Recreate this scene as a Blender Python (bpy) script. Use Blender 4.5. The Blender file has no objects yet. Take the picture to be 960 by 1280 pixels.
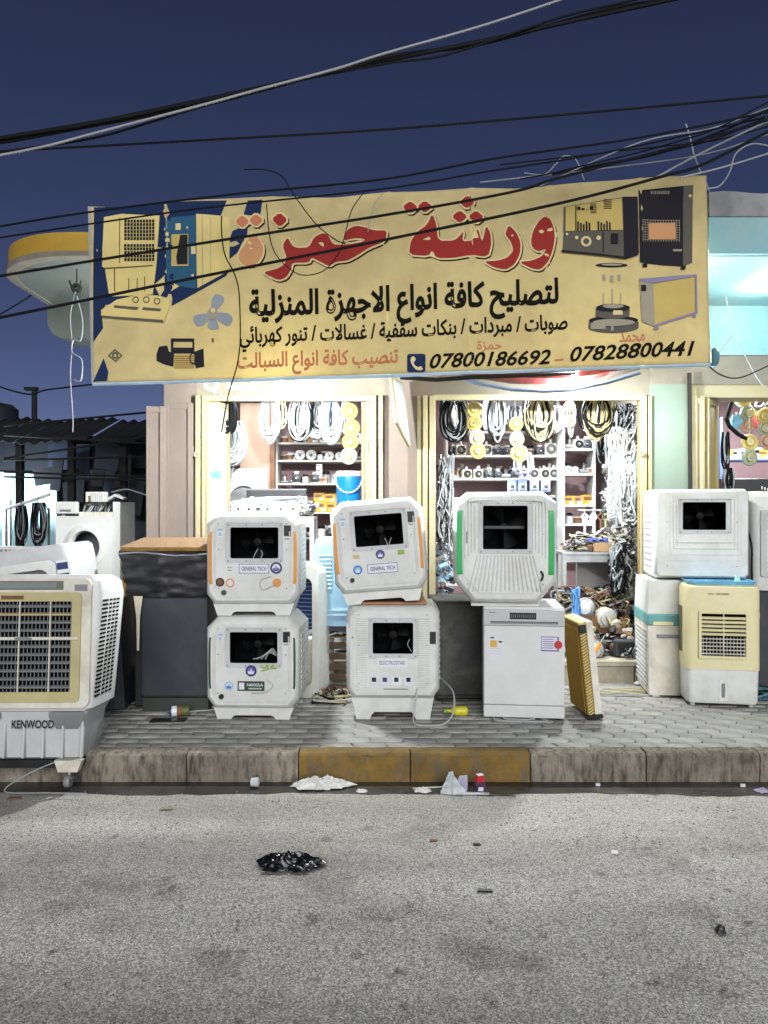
import bpy, bmesh, math, random
from mathutils import Vector, Matrix, noise
R = math.radians
random.seed(7)
S = bpy.context.scene
COL = S.collection

# ------------------------------------------------------------------ camera
CZ, F = 1.73, 960.0            # eye height above the road, focal length in photo pixels
cam = bpy.data.cameras.new('camera'); camo = bpy.data.objects.new('camera', cam); COL.objects.link(camo)
cam.sensor_fit = 'VERTICAL'; cam.sensor_height = 36; cam.sensor_width = 27; cam.lens = 27
cam.clip_end = 2000; cam.clip_start = .05
camo.location = (0, 0, CZ); camo.rotation_euler = (R(90), 0, 0)
S.camera = camo

# ------------------------------------------------------------------ sky, dusk fill, exposure
SUN_EL, SUN_AZ = 21, 8
w = bpy.data.worlds.new('World'); S.world = w; w.use_nodes = True
nt = w.node_tree; bg = nt.nodes['Background']
sky = nt.nodes.new('ShaderNodeTexSky'); sky.sky_type = 'NISHITA'; sky.sun_disc = False
sky.sun_elevation = R(38); sky.sun_rotation = R(180 - SUN_AZ); sky.altitude = 2500; sky.air_density = .8; sky.dust_density = 0; sky.ozone_density = 4.0
hs = nt.nodes.new('ShaderNodeMixRGB'); hs.blend_type = 'MULTIPLY'; hs.inputs[0].default_value = 1
hs.inputs[2].default_value = (.33, .245, .28, 1)     # dusk: the clear sky turned down to deep navy
nt.links.new(sky.outputs[0], hs.inputs[1]); nt.links.new(hs.outputs[0], bg.inputs[0])
bg.inputs[1].default_value = .05
sl = bpy.data.lights.new('sun', 'SUN'); sl.energy = 1.2; sl.angle = R(40); sl.color = (1, .985, .955)
so = bpy.data.objects.new('sun', sl); COL.objects.link(so)
so.rotation_euler = (R(90 - SUN_EL), 0, R(SUN_AZ)); so.location = (2, -8, 9)
S.view_settings.view_transform = 'Standard'; S.view_settings.look = 'None'
S.view_settings.exposure = 1.25; S.view_settings.gamma = 1
S.cycles.use_denoising = True
S.cycles.max_bounces = 6; S.cycles.sample_clamp_indirect = 6

# ------------------------------------------------------------------ helpers
def PX(px, Y): return (px - 480) * Y / F
def PZ(py, Y): return CZ - (py - 640) * Y / F
def P(px, py, Y): return Vector((PX(px, Y), Y, PZ(py, Y)))
def lin(c): return c / 12.92 if c <= .04045 else ((c + .055) / 1.055) ** 2.4
def hx(h): return tuple(lin(int(h[i:i + 2], 16) / 255) for i in (0, 2, 4))
ORD = ['first', 'second', 'third', 'fourth', 'fifth', 'sixth', 'seventh', 'eighth', 'ninth', 'tenth', 'eleventh', 'twelfth', 'thirteenth', 'fourteenth']

def M(name, col, rough=.5, metal=0, var=.10, scale=5, bump=0, bscale=60, dirt=0, dirtcol='4a4034', dscale=3, dsharp=.12, spec=.5, emit=None, es=1, alpha=1, trans=0, rnd=.06):
    m = bpy.data.materials.new(name); m.use_nodes = True
    n = m.node_tree; L = n.links.new; b = n.nodes['Principled BSDF']
    col = hx(col) if isinstance(col, str) else col
    tc = n.nodes.new('ShaderNodeTexCoord')
    def noi(s, d=5, dist=0):
        t = n.nodes.new('ShaderNodeTexNoise'); t.inputs['Scale'].default_value = s; t.inputs['Detail'].default_value = d
        t.inputs['Distortion'].default_value = dist
        L(tc.outputs['Object'], t.inputs['Vector']); return t
    def rng(src, a, bb, lo, hi):
        r = n.nodes.new('ShaderNodeMapRange'); r.inputs[1].default_value = a; r.inputs[2].default_value = bb
        r.inputs[3].default_value = lo; r.inputs[4].default_value = hi; L(src, r.inputs[0]); return r.outputs[0]
    def mix(f, a, bb, mode='MIX'):
        x = n.nodes.new('ShaderNodeMixRGB'); x.blend_type = mode
        if isinstance(f, (int, float)): x.inputs[0].default_value = f
        else: L(f, x.inputs[0])
        for i, q in ((1, a), (2, bb)):
            if isinstance(q, tuple): x.inputs[i].default_value = (*q[:3], 1)
            else: L(q, x.inputs[i])
        return x.outputs[0]
    t = noi(scale)
    f = rng(t.outputs[0], .3, .7, 0, 1)
    c = mix(f, tuple(max(0, v * (1 - var)) for v in col), tuple(min(1, v * (1 + var)) for v in col))
    oi = n.nodes.new('ShaderNodeObjectInfo')
    r = rng(oi.outputs['Random'], 0, 1, 1 - rnd, 1 + rnd)
    vm = n.nodes.new('ShaderNodeVectorMath'); vm.operation = 'SCALE'; L(c, vm.inputs[0]); L(r, vm.inputs[3]); c = vm.outputs[0]
    if dirt:
        d = noi(dscale, 9, .6)
        g = noi(dscale * 7, 6)
        mm = n.nodes.new('ShaderNodeMath'); mm.operation = 'MULTIPLY_ADD'; L(g.outputs[0], mm.inputs[0]); mm.inputs[1].default_value = .35; L(d.outputs[0], mm.inputs[2])
        f2 = rng(mm.outputs[0], .72 - dsharp, .72 + dsharp, 0, dirt)
        c = mix(f2, c, hx(dirtcol))
        rr = rng(f2, 0, 1, rough, min(1, rough + .25)); L(rr, b.inputs['Roughness'])
    else:
        rr = rng(t.outputs[0], .3, .7, max(.02, rough - .06), min(1, rough + .06)); L(rr, b.inputs['Roughness'])
    L(c, b.inputs['Base Color'])
    b.inputs['Metallic'].default_value = metal; b.inputs['Specular IOR Level'].default_value = spec
    if bump:
        bt = noi(bscale, 6); bn = n.nodes.new('ShaderNodeBump'); bn.inputs['Strength'].default_value = bump; bn.inputs['Distance'].default_value = .01
        L(bt.outputs[0], bn.inputs['Height']); L(bn.outputs[0], b.inputs['Normal'])
    if emit: b.inputs['Emission Color'].default_value = (*hx(emit), 1); b.inputs['Emission Strength'].default_value = es
    if alpha < 1: b.inputs['Alpha'].default_value = alpha
    if trans: b.inputs['Transmission Weight'].default_value = trans
    m.diffuse_color = (*col, 1)
    return m
def nodes(m): return m.node_tree.nodes, m.node_tree.links.new, m.node_tree.nodes['Principled BSDF']

class G:
    """collects shapes into one bmesh"""
    def __init__(s, M=None): s.b = bmesh.new(); s.M = M or Matrix()
    def v(s, co): return s.b.verts.new(s.M @ Vector(co))
    def face(s, vs):
        try: return s.b.faces.new(vs)
        except ValueError: return None
    def box(s, c, d, rot=None, bev=0, seg=1):
        m = Matrix.Translation(c)
        if rot: m = m @ (rot.to_matrix().to_4x4() if not isinstance(rot, Matrix) else rot)
        vs = [s.v(m @ Vector((x * d[0] / 2, y * d[1] / 2, z * d[2] / 2))) for x in (-1, 1) for y in (-1, 1) for z in (-1, 1)]
        fs = [s.face([vs[i] for i in q]) for q in ((0, 1, 3, 2), (4, 6, 7, 5), (0, 4, 5, 1), (2, 3, 7, 6), (0, 2, 6, 4), (1, 5, 7, 3))]
        if bev:
            es = list({e for f in fs for e in f.edges})
            bmesh.ops.bevel(s.b, geom=es, offset=bev, segments=seg, affect='EDGES', profile=.5)
        return s
    def bb(s, x0, x1, y0, y1, z0, z1, bev=0): return s.box(((x0 + x1) / 2, (y0 + y1) / 2, (z0 + z1) / 2), (abs(x1 - x0), abs(y1 - y0), abs(z1 - z0)), None, bev)
    def loft(s, rings, caps=(True, True), closed=True):
        vr = [[s.v(p) for p in r] for r in rings]
        n = len(vr[0])
        for a, b in zip(vr, vr[1:]):
            for i in range(n if closed else n - 1):
                s.face([a[i], a[(i + 1) % n], b[(i + 1) % n], b[i]])
        if caps[0]: s.face(vr[0][::-1])
        if caps[1]: s.face(vr[-1])
        return s
    def cyl(s, p0, p1, r0, r1=None, n=12, caps=True):
        p0, p1 = Vector(p0), Vector(p1); r1 = r0 if r1 is None else r1
        d = (p1 - p0).normalized(); a = d.orthogonal().normalized(); b = d.cross(a)
        ring = lambda p, r: [p + (a * math.cos(t) + b * math.sin(t)) * r for t in (2 * math.pi * i / n for i in range(n))]
        return s.loft([ring(p0, r0), ring(p1, r1)], (caps, caps))
    def tube(s, pts, r, n=5, closed=False):
        pts = [Vector(p) for p in pts]; k = len(pts); rings = []; prev = None
        for i, p in enumerate(pts):
            if closed: d = pts[(i + 1) % k] - pts[i - 1]
            else: d = pts[min(i + 1, k - 1)] - pts[max(i - 1, 0)]
            d = d.normalized() if d.length > 1e-9 else Vector((0, 0, 1))
            a = prev - d * prev.dot(d) if prev is not None else d.orthogonal()
            if a.length < 1e-6: a = d.orthogonal()
            a.normalize(); prev = a; b = d.cross(a)
            rings.append([p + (a * math.cos(t) + b * math.sin(t)) * r for t in (2 * math.pi * j / n for j in range(n))])
        if closed: rings.append(rings[0])
        return s.loft(rings, (not closed, not closed))
    def lathe(s, prof, c=(0, 0, 0), axis='z', n=20, caps=True):
        c = Vector(c)
        def pt(r, h, t):
            x, y = r * math.cos(t), r * math.sin(t)
            return c + Vector({'z': (x, y, h), 'y': (x, h, y), 'x': (h, x, y)}[axis])
        return s.loft([[pt(max(r, 1e-4), h, 2 * math.pi * i / n) for i in range(n)] for r, h in prof], (caps, caps))
    def plate(s, outer, holes=(), y0=0, y1=.01, maxlen=None):
        """flat shape in x,z with holes, thickness along y"""
        t = bmesh.new(); es = []
        for loop in [outer] + list(holes):
            vs = [t.verts.new((p[0], y0, p[1])) for p in loop]
            es += [t.edges.new((vs[i], vs[(i + 1) % len(vs)])) for i in range(len(vs))]
        bmesh.ops.triangle_fill(t, use_beauty=True, use_dissolve=False, edges=es, normal=(0, -1, 0))
        if maxlen:
            for _ in range(6):
                lo = [e for e in t.edges if e.calc_length() > maxlen]
                if not lo: break
                bmesh.ops.subdivide_edges(t, edges=lo, cuts=1); bmesh.ops.triangulate(t, faces=t.faces[:])
        if y1 is not None and abs(y1 - y0) > 1e-7:
            r = bmesh.ops.extrude_face_region(t, geom=t.faces[:], use_keep_orig=True)
            bmesh.ops.translate(t, verts=[g for g in r['geom'] if isinstance(g, bmesh.types.BMVert)], vec=(0, y1 - y0, 0))
        mp = {v: s.v(v.co) for v in t.verts}
        for f in t.faces: s.face([mp[v] for v in f.verts])
        t.free(); return s
    def grid(s, fn, nu, nv):
        vs = [[s.v(fn(i / nu, j / nv)) for j in range(nv + 1)] for i in range(nu + 1)]
        for i in range(nu):
            for j in range(nv): s.face([vs[i][j], vs[i + 1][j], vs[i + 1][j + 1], vs[i][j + 1]])
        return s

def link(name, data, parent=None):
    o = bpy.data.objects.new(name, data); COL.objects.link(o)
    if parent: o.parent = parent
    return o
def mesh(g, mat, name='m', ang=35, recalc=True):
    if recalc: bmesh.ops.recalc_face_normals(g.b, faces=g.b.faces[:])
    me = bpy.data.meshes.new(name); g.b.to_mesh(me); g.b.free()
    me.materials.append(mat)
    me.polygons.foreach_set('use_smooth', [True] * len(me.polygons)); me.set_sharp_from_angle(angle=R(ang))
    return me
def obj(name, g, mat, parent=None, loc=None, ang=35, recalc=True):
    o = link(name, mesh(g, mat, name, ang, recalc), parent)
    if loc is not None: o.location = loc
    return o
def tag(o, label, cat, group=None):
    o['label'] = label; o['category'] = cat
    if group: o['group'] = group
    return o
def thing(name, label, cat, loc=(0, 0, 0), rot=(0, 0, 0), group=None):
    o = bpy.data.objects.new(name, None); COL.objects.link(o); o.empty_display_size = .1
    o.location = loc; o.rotation_euler = rot
    return tag(o, label, cat, group)
def struct(name, g, mat, ang=35):
    o = obj(name, g, mat, ang=ang); o['kind'] = 'structure'; return o
def dup(root, loc=None, rot=None, label=None, scale=None):
    def cp(o, par):
        c = o.copy(); COL.objects.link(c); c.parent = par
        for ch in o.children: cp(ch, c)
        return c
    c = cp(root, None)
    if loc is not None: c.location = loc
    if rot is not None: c.rotation_euler = rot
    if scale is not None: c.scale = (scale,) * 3
    if label: c['label'] = label
    return c
def bez(pts, k=6):
    """catmull-rom through points"""
    pts = [Vector(p) for p in pts]; out = []
    q = [pts[0] * 2 - pts[1]] + pts + [pts[-1] * 2 - pts[-2]]
    for i in range(1, len(q) - 2):
        for j in range(k):
            t = j / k; a, b, c, d = q[i - 1:i + 3]
            out.append(.5 * ((2 * b) + (c - a) * t + (2 * a - 5 * b + 4 * c - d) * t * t + (3 * b - a - 3 * c + d) * t ** 3))
    out.append(pts[-1]); return out
def rect(x0, x1, z0, z1, r=0, n=3):
    if r <= 0: return [(x0, z0), (x1, z0), (x1, z1), (x0, z1)]
    o = []
    for cx, cz, a in ((x1 - r, z0 + r, -90), (x1 - r, z1 - r, 0), (x0 + r, z1 - r, 90), (x0 + r, z0 + r, 180)):
        for i in range(n + 1):
            t = R(a + 90 * i / n); o.append((cx + r * math.cos(t), cz + r * math.sin(t)))
    return o
def circ(cx, cz, r, n=20, rz=None): return [(cx + r * math.cos(2 * math.pi * i / n), cz + (rz or r) * math.sin(2 * math.pi * i / n)) for i in range(n)]

# Arabic letters joined by hand: the font needs the joined forms in visual order
AR = {}
for ch, st, k in (('ا', 0xFE8D, 2), ('ب', 0xFE8F, 4), ('ة', 0xFE93, 2), ('ت', 0xFE95, 4), ('ج', 0xFE9D, 4), ('ح', 0xFEA1, 4), ('د', 0xFEA9, 2), ('ر', 0xFEAD, 2), ('ز', 0xFEAF, 2), ('س', 0xFEB1, 4), ('ش', 0xFEB5, 4), ('ص', 0xFEB9, 4), ('ع', 0xFEC9, 4), ('غ', 0xFECD, 4), ('ف', 0xFED1, 4), ('ق', 0xFED5, 4), ('ك', 0xFED9, 4), ('ل', 0xFEDD, 4), ('م', 0xFEE1, 4), ('ن', 0xFEE5, 4), ('ه', 0xFEE9, 4), ('و', 0xFEED, 2), ('ي', 0xFEF1, 4), ('ئ', 0xFE89, 4), ('ﻻ', 0xFEFB, 2)):
    AR[ch] = [chr(st + i) for i in range(k)]
def arabic(t):
    t = t.replace('لا', 'ﻻ'); o = []
    for i, ch in enumerate(t):
        if ch not in AR: o.append(ch); continue
        f = AR[ch]; pj = i > 0 and len(AR.get(t[i - 1], ())) == 4
        nj = len(f) == 4 and i + 1 < len(t) and t[i + 1] in AR
        o.append(f[(3 if nj else 1) if pj else (2 if nj else 0)])
    return ''.join(reversed(o))
def text_tris(s, off=0, shear=0):
    c = bpy.data.curves.new('t', 'FONT'); c.body = s; c.offset = off; c.shear = shear; c.resolution_u = 3
    o = bpy.data.objects.new('t', c); COL.objects.link(o)
    bpy.context.view_layer.update()
    me = bpy.data.meshes.new_from_object(o.evaluated_get(bpy.context.evaluated_depsgraph_get()))
    vs = [(v.co.x, v.co.y) for v in me.vertices]; fs = [tuple(p.vertices) for p in me.polygons]
    bpy.data.objects.remove(o); bpy.data.curves.remove(c); bpy.data.meshes.remove(me)
    return vs, fs
def text_mesh(g, s, fn, off=0, shear=0):
    """fn maps u,v in 0..1 of the word's own box to a point"""
    vs, fs = text_tris(s, off, shear)
    x0, x1 = min(v[0] for v in vs), max(v[0] for v in vs); y0, y1 = min(v[1] for v in vs), max(v[1] for v in vs)
    q = [g.v(fn((a - x0) / (x1 - x0), (b - y0) / (y1 - y0))) for a, b in vs]
    for f in fs: g.face([q[i] for i in f])
def flat_text(name, s, cx, cz, wd, ht, y, mat, parent, off=0, shear=0):
    g = G(); text_mesh(g, s, lambda u, v: (cx + (u - .5) * wd, y, cz + (v - .5) * ht), off, shear)
    return obj(name, g, mat, parent, recalc=False)

# ------------------------------------------------------------------ materials
white = M('white_plastic', 'd3d6d4', .38, var=.05, scale=3, dirt=.4, dirtcol='98947f', dscale=3.2, dsharp=.2, rnd=.05)
white2 = M('white_plastic_aged', 'd6d4c8', .42, var=.06, scale=3, dirt=.6, dirtcol='8b836c', dscale=3, dsharp=.16, rnd=.05)
enamel = M('white_enamel', 'd4d6d5', .28, var=.04, scale=2, dirt=.3, dirtcol='9b9a92', dscale=2.4, dsharp=.2, rnd=.02)
lgrey = M('light_grey_plastic', 'b9bbbd', .4, var=.06, scale=4, dirt=.3, dirtcol='8d8b84', dscale=3)
mgrey = M('mid_grey_plastic', '77797b', .45, var=.08)
dgrey = M('dark_grey_metal', '2d3038', .38, var=.12, scale=2, dirt=.3, dirtcol='50524f', dscale=2)
black = M('black_plastic', '0b0c0e', .4, var=.2)
hollow = M('interior_shade', '050608', .8, var=.2, spec=.08)  # near black: the shade inside openings is put into the colour
beige = M('beige_plastic', 'b3aa7c', .42, var=.06, dirt=.25, dirtcol='8a8160')
cream = M('cream_plastic', 'd8d0a4', .42, var=.05, scale=3, dirt=.22, dirtcol='b7a978', dscale=3)
chrome = M('bright_metal', 'b8babc', .25, metal=.9, var=.1)
steel = M('dull_steel', '8f9194', .45, metal=.7, var=.2, scale=12)
orange = M('orange_strip', 'd08a35', .4, var=.08)
green = M('green_strip', '1fa457', .4, var=.06)
dgreen = M('dark_green', '14402c', .45)
navy = M('navy', '232f63', .45); blue = M('blue_plastic', '1273c4', .3, var=.05); pblue = M('pale_blue', '8fb6cf', .35, var=.08)
cyanm = M('cyan_film', '6fb7e0', .25, var=.15, scale=8); violet = M('violet', '6b4a9a', .5); red = M('red', 'b3202a', .4); yellow = M('yellow', 'd8b21e', .45, var=.1)
lyellow = M('pale_yellow_plastic', 'c6b672', .4, var=.12, scale=14); sticker = M('sticker_white', 'd0d2da', .35, var=.04); leafg = M('leaf_green', '83a53a', .5)
wcable = M('white_cable', 'a8abad', .45, var=.08); bcable = M('black_cable', '0c0d10', .7, var=.2, spec=.2); gcable = M('grey_cable', '8c9398', .45, var=.15); tcable = M('tan_cable', 'a39a72', .5, var=.12); blcable = M('blue_cable', '2f6aa8', .45)
card = M('cardboard', '94785a', .9, var=.12, scale=12); cardy = M('yellow_carton', 'b58c2c', .6, var=.15, scale=9); woodm = M('plywood', '97704f', .7, var=.15, scale=3, bump=.2)
film = M('black_film', '17171a', .42, var=.3, scale=4, bump=.6, bscale=14)
clearwrap = M('clear_wrap', 'c9d2d6', .2, var=.05, alpha=.35)
rust = M('rusty_metal', '6d4a35', .7, var=.35, scale=15)

# asphalt: light dusty aggregate with dark spots
asph = M('asphalt', '979590', .9, var=.14, scale=.8, bump=.5, bscale=95, spec=.25)
n, L, b = nodes(asph)
tc = n.new('ShaderNodeTexCoord')
v1 = n.new('ShaderNodeTexVoronoi'); v1.inputs['Scale'].default_value = 150; v1.inputs['Randomness'].default_value = 1; L(tc.outputs['Object'], v1.inputs['Vector'])
r1 = n.new('ShaderNodeMapRange'); r1.inputs[1].default_value = 0; r1.inputs[2].default_value = 1; r1.inputs[3].default_value = .62; r1.inputs[4].default_value = 1.45; L(v1.outputs['Color'], r1.inputs[0])
old = b.inputs['Base Color'].links[0].from_socket
vm = n.new('ShaderNodeVectorMath'); vm.operation = 'SCALE'; L(old, vm.inputs[0]); L(r1.outputs[0], vm.inputs[3])
ns = n.new('ShaderNodeTexNoise'); ns.inputs['Scale'].default_value = 1.9; ns.inputs['Detail'].default_value = 7; L(tc.outputs['Object'], ns.inputs['Vector'])
r2 = n.new('ShaderNodeMapRange'); r2.inputs[1].default_value = .55; r2.inputs[2].default_value = .70; r2.inputs[3].default_value = 0; r2.inputs[4].default_value = .55; L(ns.outputs[0], r2.inputs[0])
mx = n.new('ShaderNodeMixRGB'); L(r2.outputs[0], mx.inputs[0]); L(vm.outputs[0], mx.inputs[1]); mx.inputs[2].default_value = (*hx('3a342f'), 1)
n5 = n.new('ShaderNodeTexNoise'); n5.inputs['Scale'].default_value = 7.5; n5.inputs['Detail'].default_value = 5; L(tc.outputs['Object'], n5.inputs['Vector'])
r5 = n.new('ShaderNodeMapRange'); r5.inputs[1].default_value = .62; r5.inputs[2].default_value = .70; r5.inputs[3].default_value = 0; r5.inputs[4].default_value = .7; L(n5.outputs[0], r5.inputs[0])
m5 = n.new('ShaderNodeMixRGB'); L(r5.outputs[0], m5.inputs[0]); L(mx.outputs[0], m5.inputs[1]); m5.inputs[2].default_value = (*hx('3d3631'), 1); mx = m5
# paler towards the gutter, an even band that stays with the road
sx = n.new('ShaderNodeSeparateXYZ'); L(tc.outputs['Object'], sx.inputs[0])
n3 = n.new('ShaderNodeTexNoise'); n3.inputs['Scale'].default_value = 1.3; n3.inputs['Detail'].default_value = 8; L(tc.outputs['Object'], n3.inputs['Vector'])
ma = n.new('ShaderNodeMath'); ma.operation = 'MULTIPLY_ADD'; L(n3.outputs[0], ma.inputs[0]); ma.inputs[1].default_value = 1.1; L(sx.outputs['Y'], ma.inputs[2])
r3 = n.new('ShaderNodeMapRange'); r3.inputs[1].default_value = 3.7; r3.inputs[2].default_value = 5.2; r3.inputs[3].default_value = 0; r3.inputs[4].default_value = .62; L(ma.outputs[0], r3.inputs[0])
m2 = n.new('ShaderNodeMixRGB'); L(r3.outputs[0], m2.inputs[0]); L(mx.outputs[0], m2.inputs[1]); m2.inputs[2].default_value = (*hx('b8b4aa'), 1)
m3 = n.new('ShaderNodeMixRGB'); m3.blend_type = 'MULTIPLY'; m3.inputs[0].default_value = .45; L(m2.outputs[0], m3.inputs[1])
r4 = n.new('ShaderNodeMapRange'); r4.inputs[3].default_value = .1; r4.inputs[4].default_value = 1.6; L(v1.outputs['Color'], r4.inputs[0]); L(r4.outputs[0], m3.inputs[2])
L(m3.outputs[0], b.inputs['Base Color'])
nf = n.new('ShaderNodeTexNoise'); nf.inputs['Scale'].default_value = 210; nf.inputs['Detail'].default_value = 3; L(tc.outputs['Object'], nf.inputs['Vector'])
rf = n.new('ShaderNodeMapRange'); rf.inputs[1].default_value = .35; rf.inputs[2].default_value = .65; rf.inputs[3].default_value = .55; rf.inputs[4].default_value = 1.5; L(nf.outputs[0], rf.inputs[0])
vf = n.new('ShaderNodeVectorMath'); vf.operation = 'SCALE'; L(m3.outputs[0], vf.inputs[0]); L(rf.outputs[0], vf.inputs[3])
mpr = n.new('ShaderNodeMapping'); mpr.inputs['Scale'].default_value = (.35, 2.2, 1); L(tc.outputs['Object'], mpr.inputs[0])
nb_ = n.new('ShaderNodeTexNoise'); nb_.inputs['Scale'].default_value = 1; nb_.inputs['Detail'].default_value = 6; L(mpr.outputs[0], nb_.inputs['Vector'])
rb = n.new('ShaderNodeMapRange'); rb.inputs[1].default_value = .35; rb.inputs[2].default_value = .65; rb.inputs[3].default_value = .78; rb.inputs[4].default_value = 1.14; L(nb_.outputs[0], rb.inputs[0])
vb = n.new('ShaderNodeVectorMath'); vb.operation = 'SCALE'; L(vf.outputs[0], vb.inputs[0]); L(rb.outputs[0], vb.inputs[3])
v2 = n.new('ShaderNodeTexVoronoi'); v2.inputs['Scale'].default_value = 48; L(tc.outputs['Object'], v2.inputs['Vector'])
rs = n.new('ShaderNodeMapRange'); rs.inputs[1].default_value = .12; rs.inputs[2].default_value = .2; rs.inputs[3].default_value = .75; rs.inputs[4].default_value = 0; L(v2.outputs['Distance'], rs.inputs[0])
ss = n.new('ShaderNodeMixRGB'); L(rs.outputs[0], ss.inputs[0]); L(vb.outputs[0], ss.inputs[1]); L(v2.outputs['Color'], ss.inputs[2])
bw_ = n.new('ShaderNodeRGBToBW'); L(v2.outputs['Color'], bw_.inputs[0]); rq = n.new('ShaderNodeMapRange'); rq.inputs[1].default_value = .3; rq.inputs[2].default_value = .7; rq.inputs[3].default_value = .06; rq.inputs[4].default_value = .62; L(bw_.outputs[0], rq.inputs[0]); L(rq.outputs[0], ss.inputs[2])
L(ss.outputs[0], b.inputs['Base Color'])
bp = [x for x in n if x.type == 'BUMP'][0]; L(v1.outputs['Distance'], bp.inputs['Height']); bp.inputs['Strength'].default_value = .5

wetm = M('wet_gutter', '2c2b29', .32, var=.35, scale=2.2, bump=.35, bscale=45, dirt=.5, dirtcol='55524c', dscale=1.5)
paverm = M('paver', '9c9b96', .85, var=.16, scale=9, bump=.35, bscale=70, dirt=.35, dirtcol='5f5b52', dscale=2.2, dsharp=.25, rnd=.14, spec=.3)
jointm = M('sand_joint', '35322d', .95, var=.2, scale=9)
kerbm = M('kerb_concrete', '8f887b', .88, var=.35, scale=2.5, bump=.5, bscale=50, dirt=.7, dirtcol='3a352d', dscale=7, dsharp=.34, spec=.3)
kerby = M('kerb_yellow', '8a6c2c', .8, var=.22, scale=6, bump=.4, bscale=50, dirt=.8, dirtcol='4a4232', dscale=7, dsharp=.3, spec=.3)
for km, kc in ((kerbm, '2e2a23'), (kerby, '5b5a52')):
    n, L, b = nodes(km); tcn = n.new('ShaderNodeTexCoord'); mp_ = n.new('ShaderNodeMapping'); mp_.inputs['Scale'].default_value = (26, 26, 5); L(tcn.outputs['Object'], mp_.inputs[0])
    ks = n.new('ShaderNodeTexNoise'); ks.inputs['Scale'].default_value = 1; ks.inputs['Detail'].default_value = 9; ks.inputs['Roughness'].default_value = .7; L(mp_.outputs[0], ks.inputs['Vector'])
    kr_ = n.new('ShaderNodeMapRange'); kr_.inputs[1].default_value = .46; kr_.inputs[2].default_value = .66; kr_.inputs[3].default_value = 0; kr_.inputs[4].default_value = .85; L(ks.outputs[0], kr_.inputs[0])
    kx = n.new('ShaderNodeMixRGB'); L(kr_.outputs[0], kx.inputs[0]); L(b.inputs['Base Color'].links[0].from_socket, kx.inputs[1]); kx.inputs[2].default_value = (*hx(kc), 1); L(kx.outputs[0], b.inputs['Base Color'])
wallpink = M('pink_plaster', '756b65', .85, var=.07, scale=2.5, bump=.15, bscale=30, dirt=.45, dirtcol='7c6f63', dscale=2.6, dsharp=.08)
wallcream = M('cream_plaster', '746f65', .85, var=.08, scale=2, bump=.15, bscale=30, dirt=.35, dirtcol='998f7c', dscale=2)
wallgreen = M('green_plaster', '76867a', .8, var=.07, scale=2, bump=.12, bscale=30, dirt=.3, dirtcol='7c8670', dscale=2.5)
wallcyan = M('cyan_plaster', '86b4ba', .8, var=.1, scale=2, bump=.2, bscale=25, dirt=.35, dirtcol='a9b4ae', dscale=2.2)
conc = M('raw_concrete', '8f9193', .9, var=.15, scale=4, bump=.4, bscale=25, dirt=.5, dirtcol='62615c', dscale=3)
canyel = M('yellow_fascia', 'b28c25', .75, var=.12, scale=4, dirt=.5, dirtcol='94803f', dscale=3)
cangrey = M('canopy_soffit', '5d6662', .88, var=.08, scale=2, dirt=.3, dirtcol='6b736e', dscale=2)
roompink = M('room_pink_wall', '9a8084', .8, var=.08, scale=3, dirt=.3, dirtcol='8f6a6d', dscale=2)
roomwhite = M('room_white_wall', 'aeaba6', .8, var=.06)
frameY = M('cream_gate_paint', 'a0977a', .5, var=.06, scale=4, dirt=.4, dirtcol='a08c5a', dscale=5, dsharp=.06)
doorp = M('door_panel_paint', '9e937d', .5, var=.06, scale=3, dirt=.4, dirtcol='8d8068', dscale=3)
doort = M('door_panel_tan', '93814f', .5, var=.08, scale=3, dirt=.4, dirtcol='85703f', dscale=3)
tilem = M('step_stone', 'a09a8a', .75, var=.15, scale=5, dirt=.5, dirtcol='6d6455', dscale=4)
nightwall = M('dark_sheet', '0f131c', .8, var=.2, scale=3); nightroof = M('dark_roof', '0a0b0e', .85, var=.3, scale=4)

# ------------------------------------------------------------------ road, gutter, kerb, pavement
PAV = .18; KY = 4.91; FL = .385
g = G(); g.grid(lambda u, v: (-60 + 120 * u, -40 + 140 * v, 0), 8, 8); struct('road', g, asph)
g = G(); random.seed(3)
def gut(u, v):
    x = -6 + 12 * u; e = .20 + .05 * noise.noise((x * 1.1, 3, 0)) + .03 * noise.noise((x * 6, 8, 0)) + (.05 if x > 1.2 else 0) * min(1, (x - 1.2) * .8)
    return (x, KY - e * (1 - v), .004)
g.grid(gut, 240, 3); struct('gutter', g, wetm)
kerb = link('kerb', None); kerb['kind'] = 'structure'
def kerb_block(x0, x1, seed):
    g = G(); L_ = x1 - x0; k = 40; rings = []
    prof = [(0, -.02), (0, .03), (0, .07), (0, .11), (0, .15), (.004, .172), (.016, .184), (.04, .187), (.13, .187), (.13, -.02)]
    for i in range(k + 1):
        x = x0 + .004 + (L_ - .008) * i / k; r = []
        for y, z in prof:
            q = noise.noise((x * 7, z * 9, seed)) * .005 + noise.noise((x * 25, z * 30, seed)) * .004 + max(0, noise.noise((x * 14, z * 18, seed + 5)) - .28) * .04
            r.append((x, KY + y + (q if y < .1 else 0), z + (q * .5 if z > .1 else 0)))
        rings.append(r)
    return g.loft(rings)
edges = [PX(p, KY) for p in (-210, -60, 93, 233, 373, 513, 663, 808, 950, 1095, 1240)]
for i in range(len(edges) - 1):
    obj('kerb_stone', kerb_block(edges[i], edges[i + 1], i), kerby if i in (4, 5) else kerbm, kerb, ang=32)
g = G(); g.bb(-14, 14, KY + .13, 8.2, -.05, PAV - .012); pav = struct('pavement', g, jointm)
pw, ph = .225, .118
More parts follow.
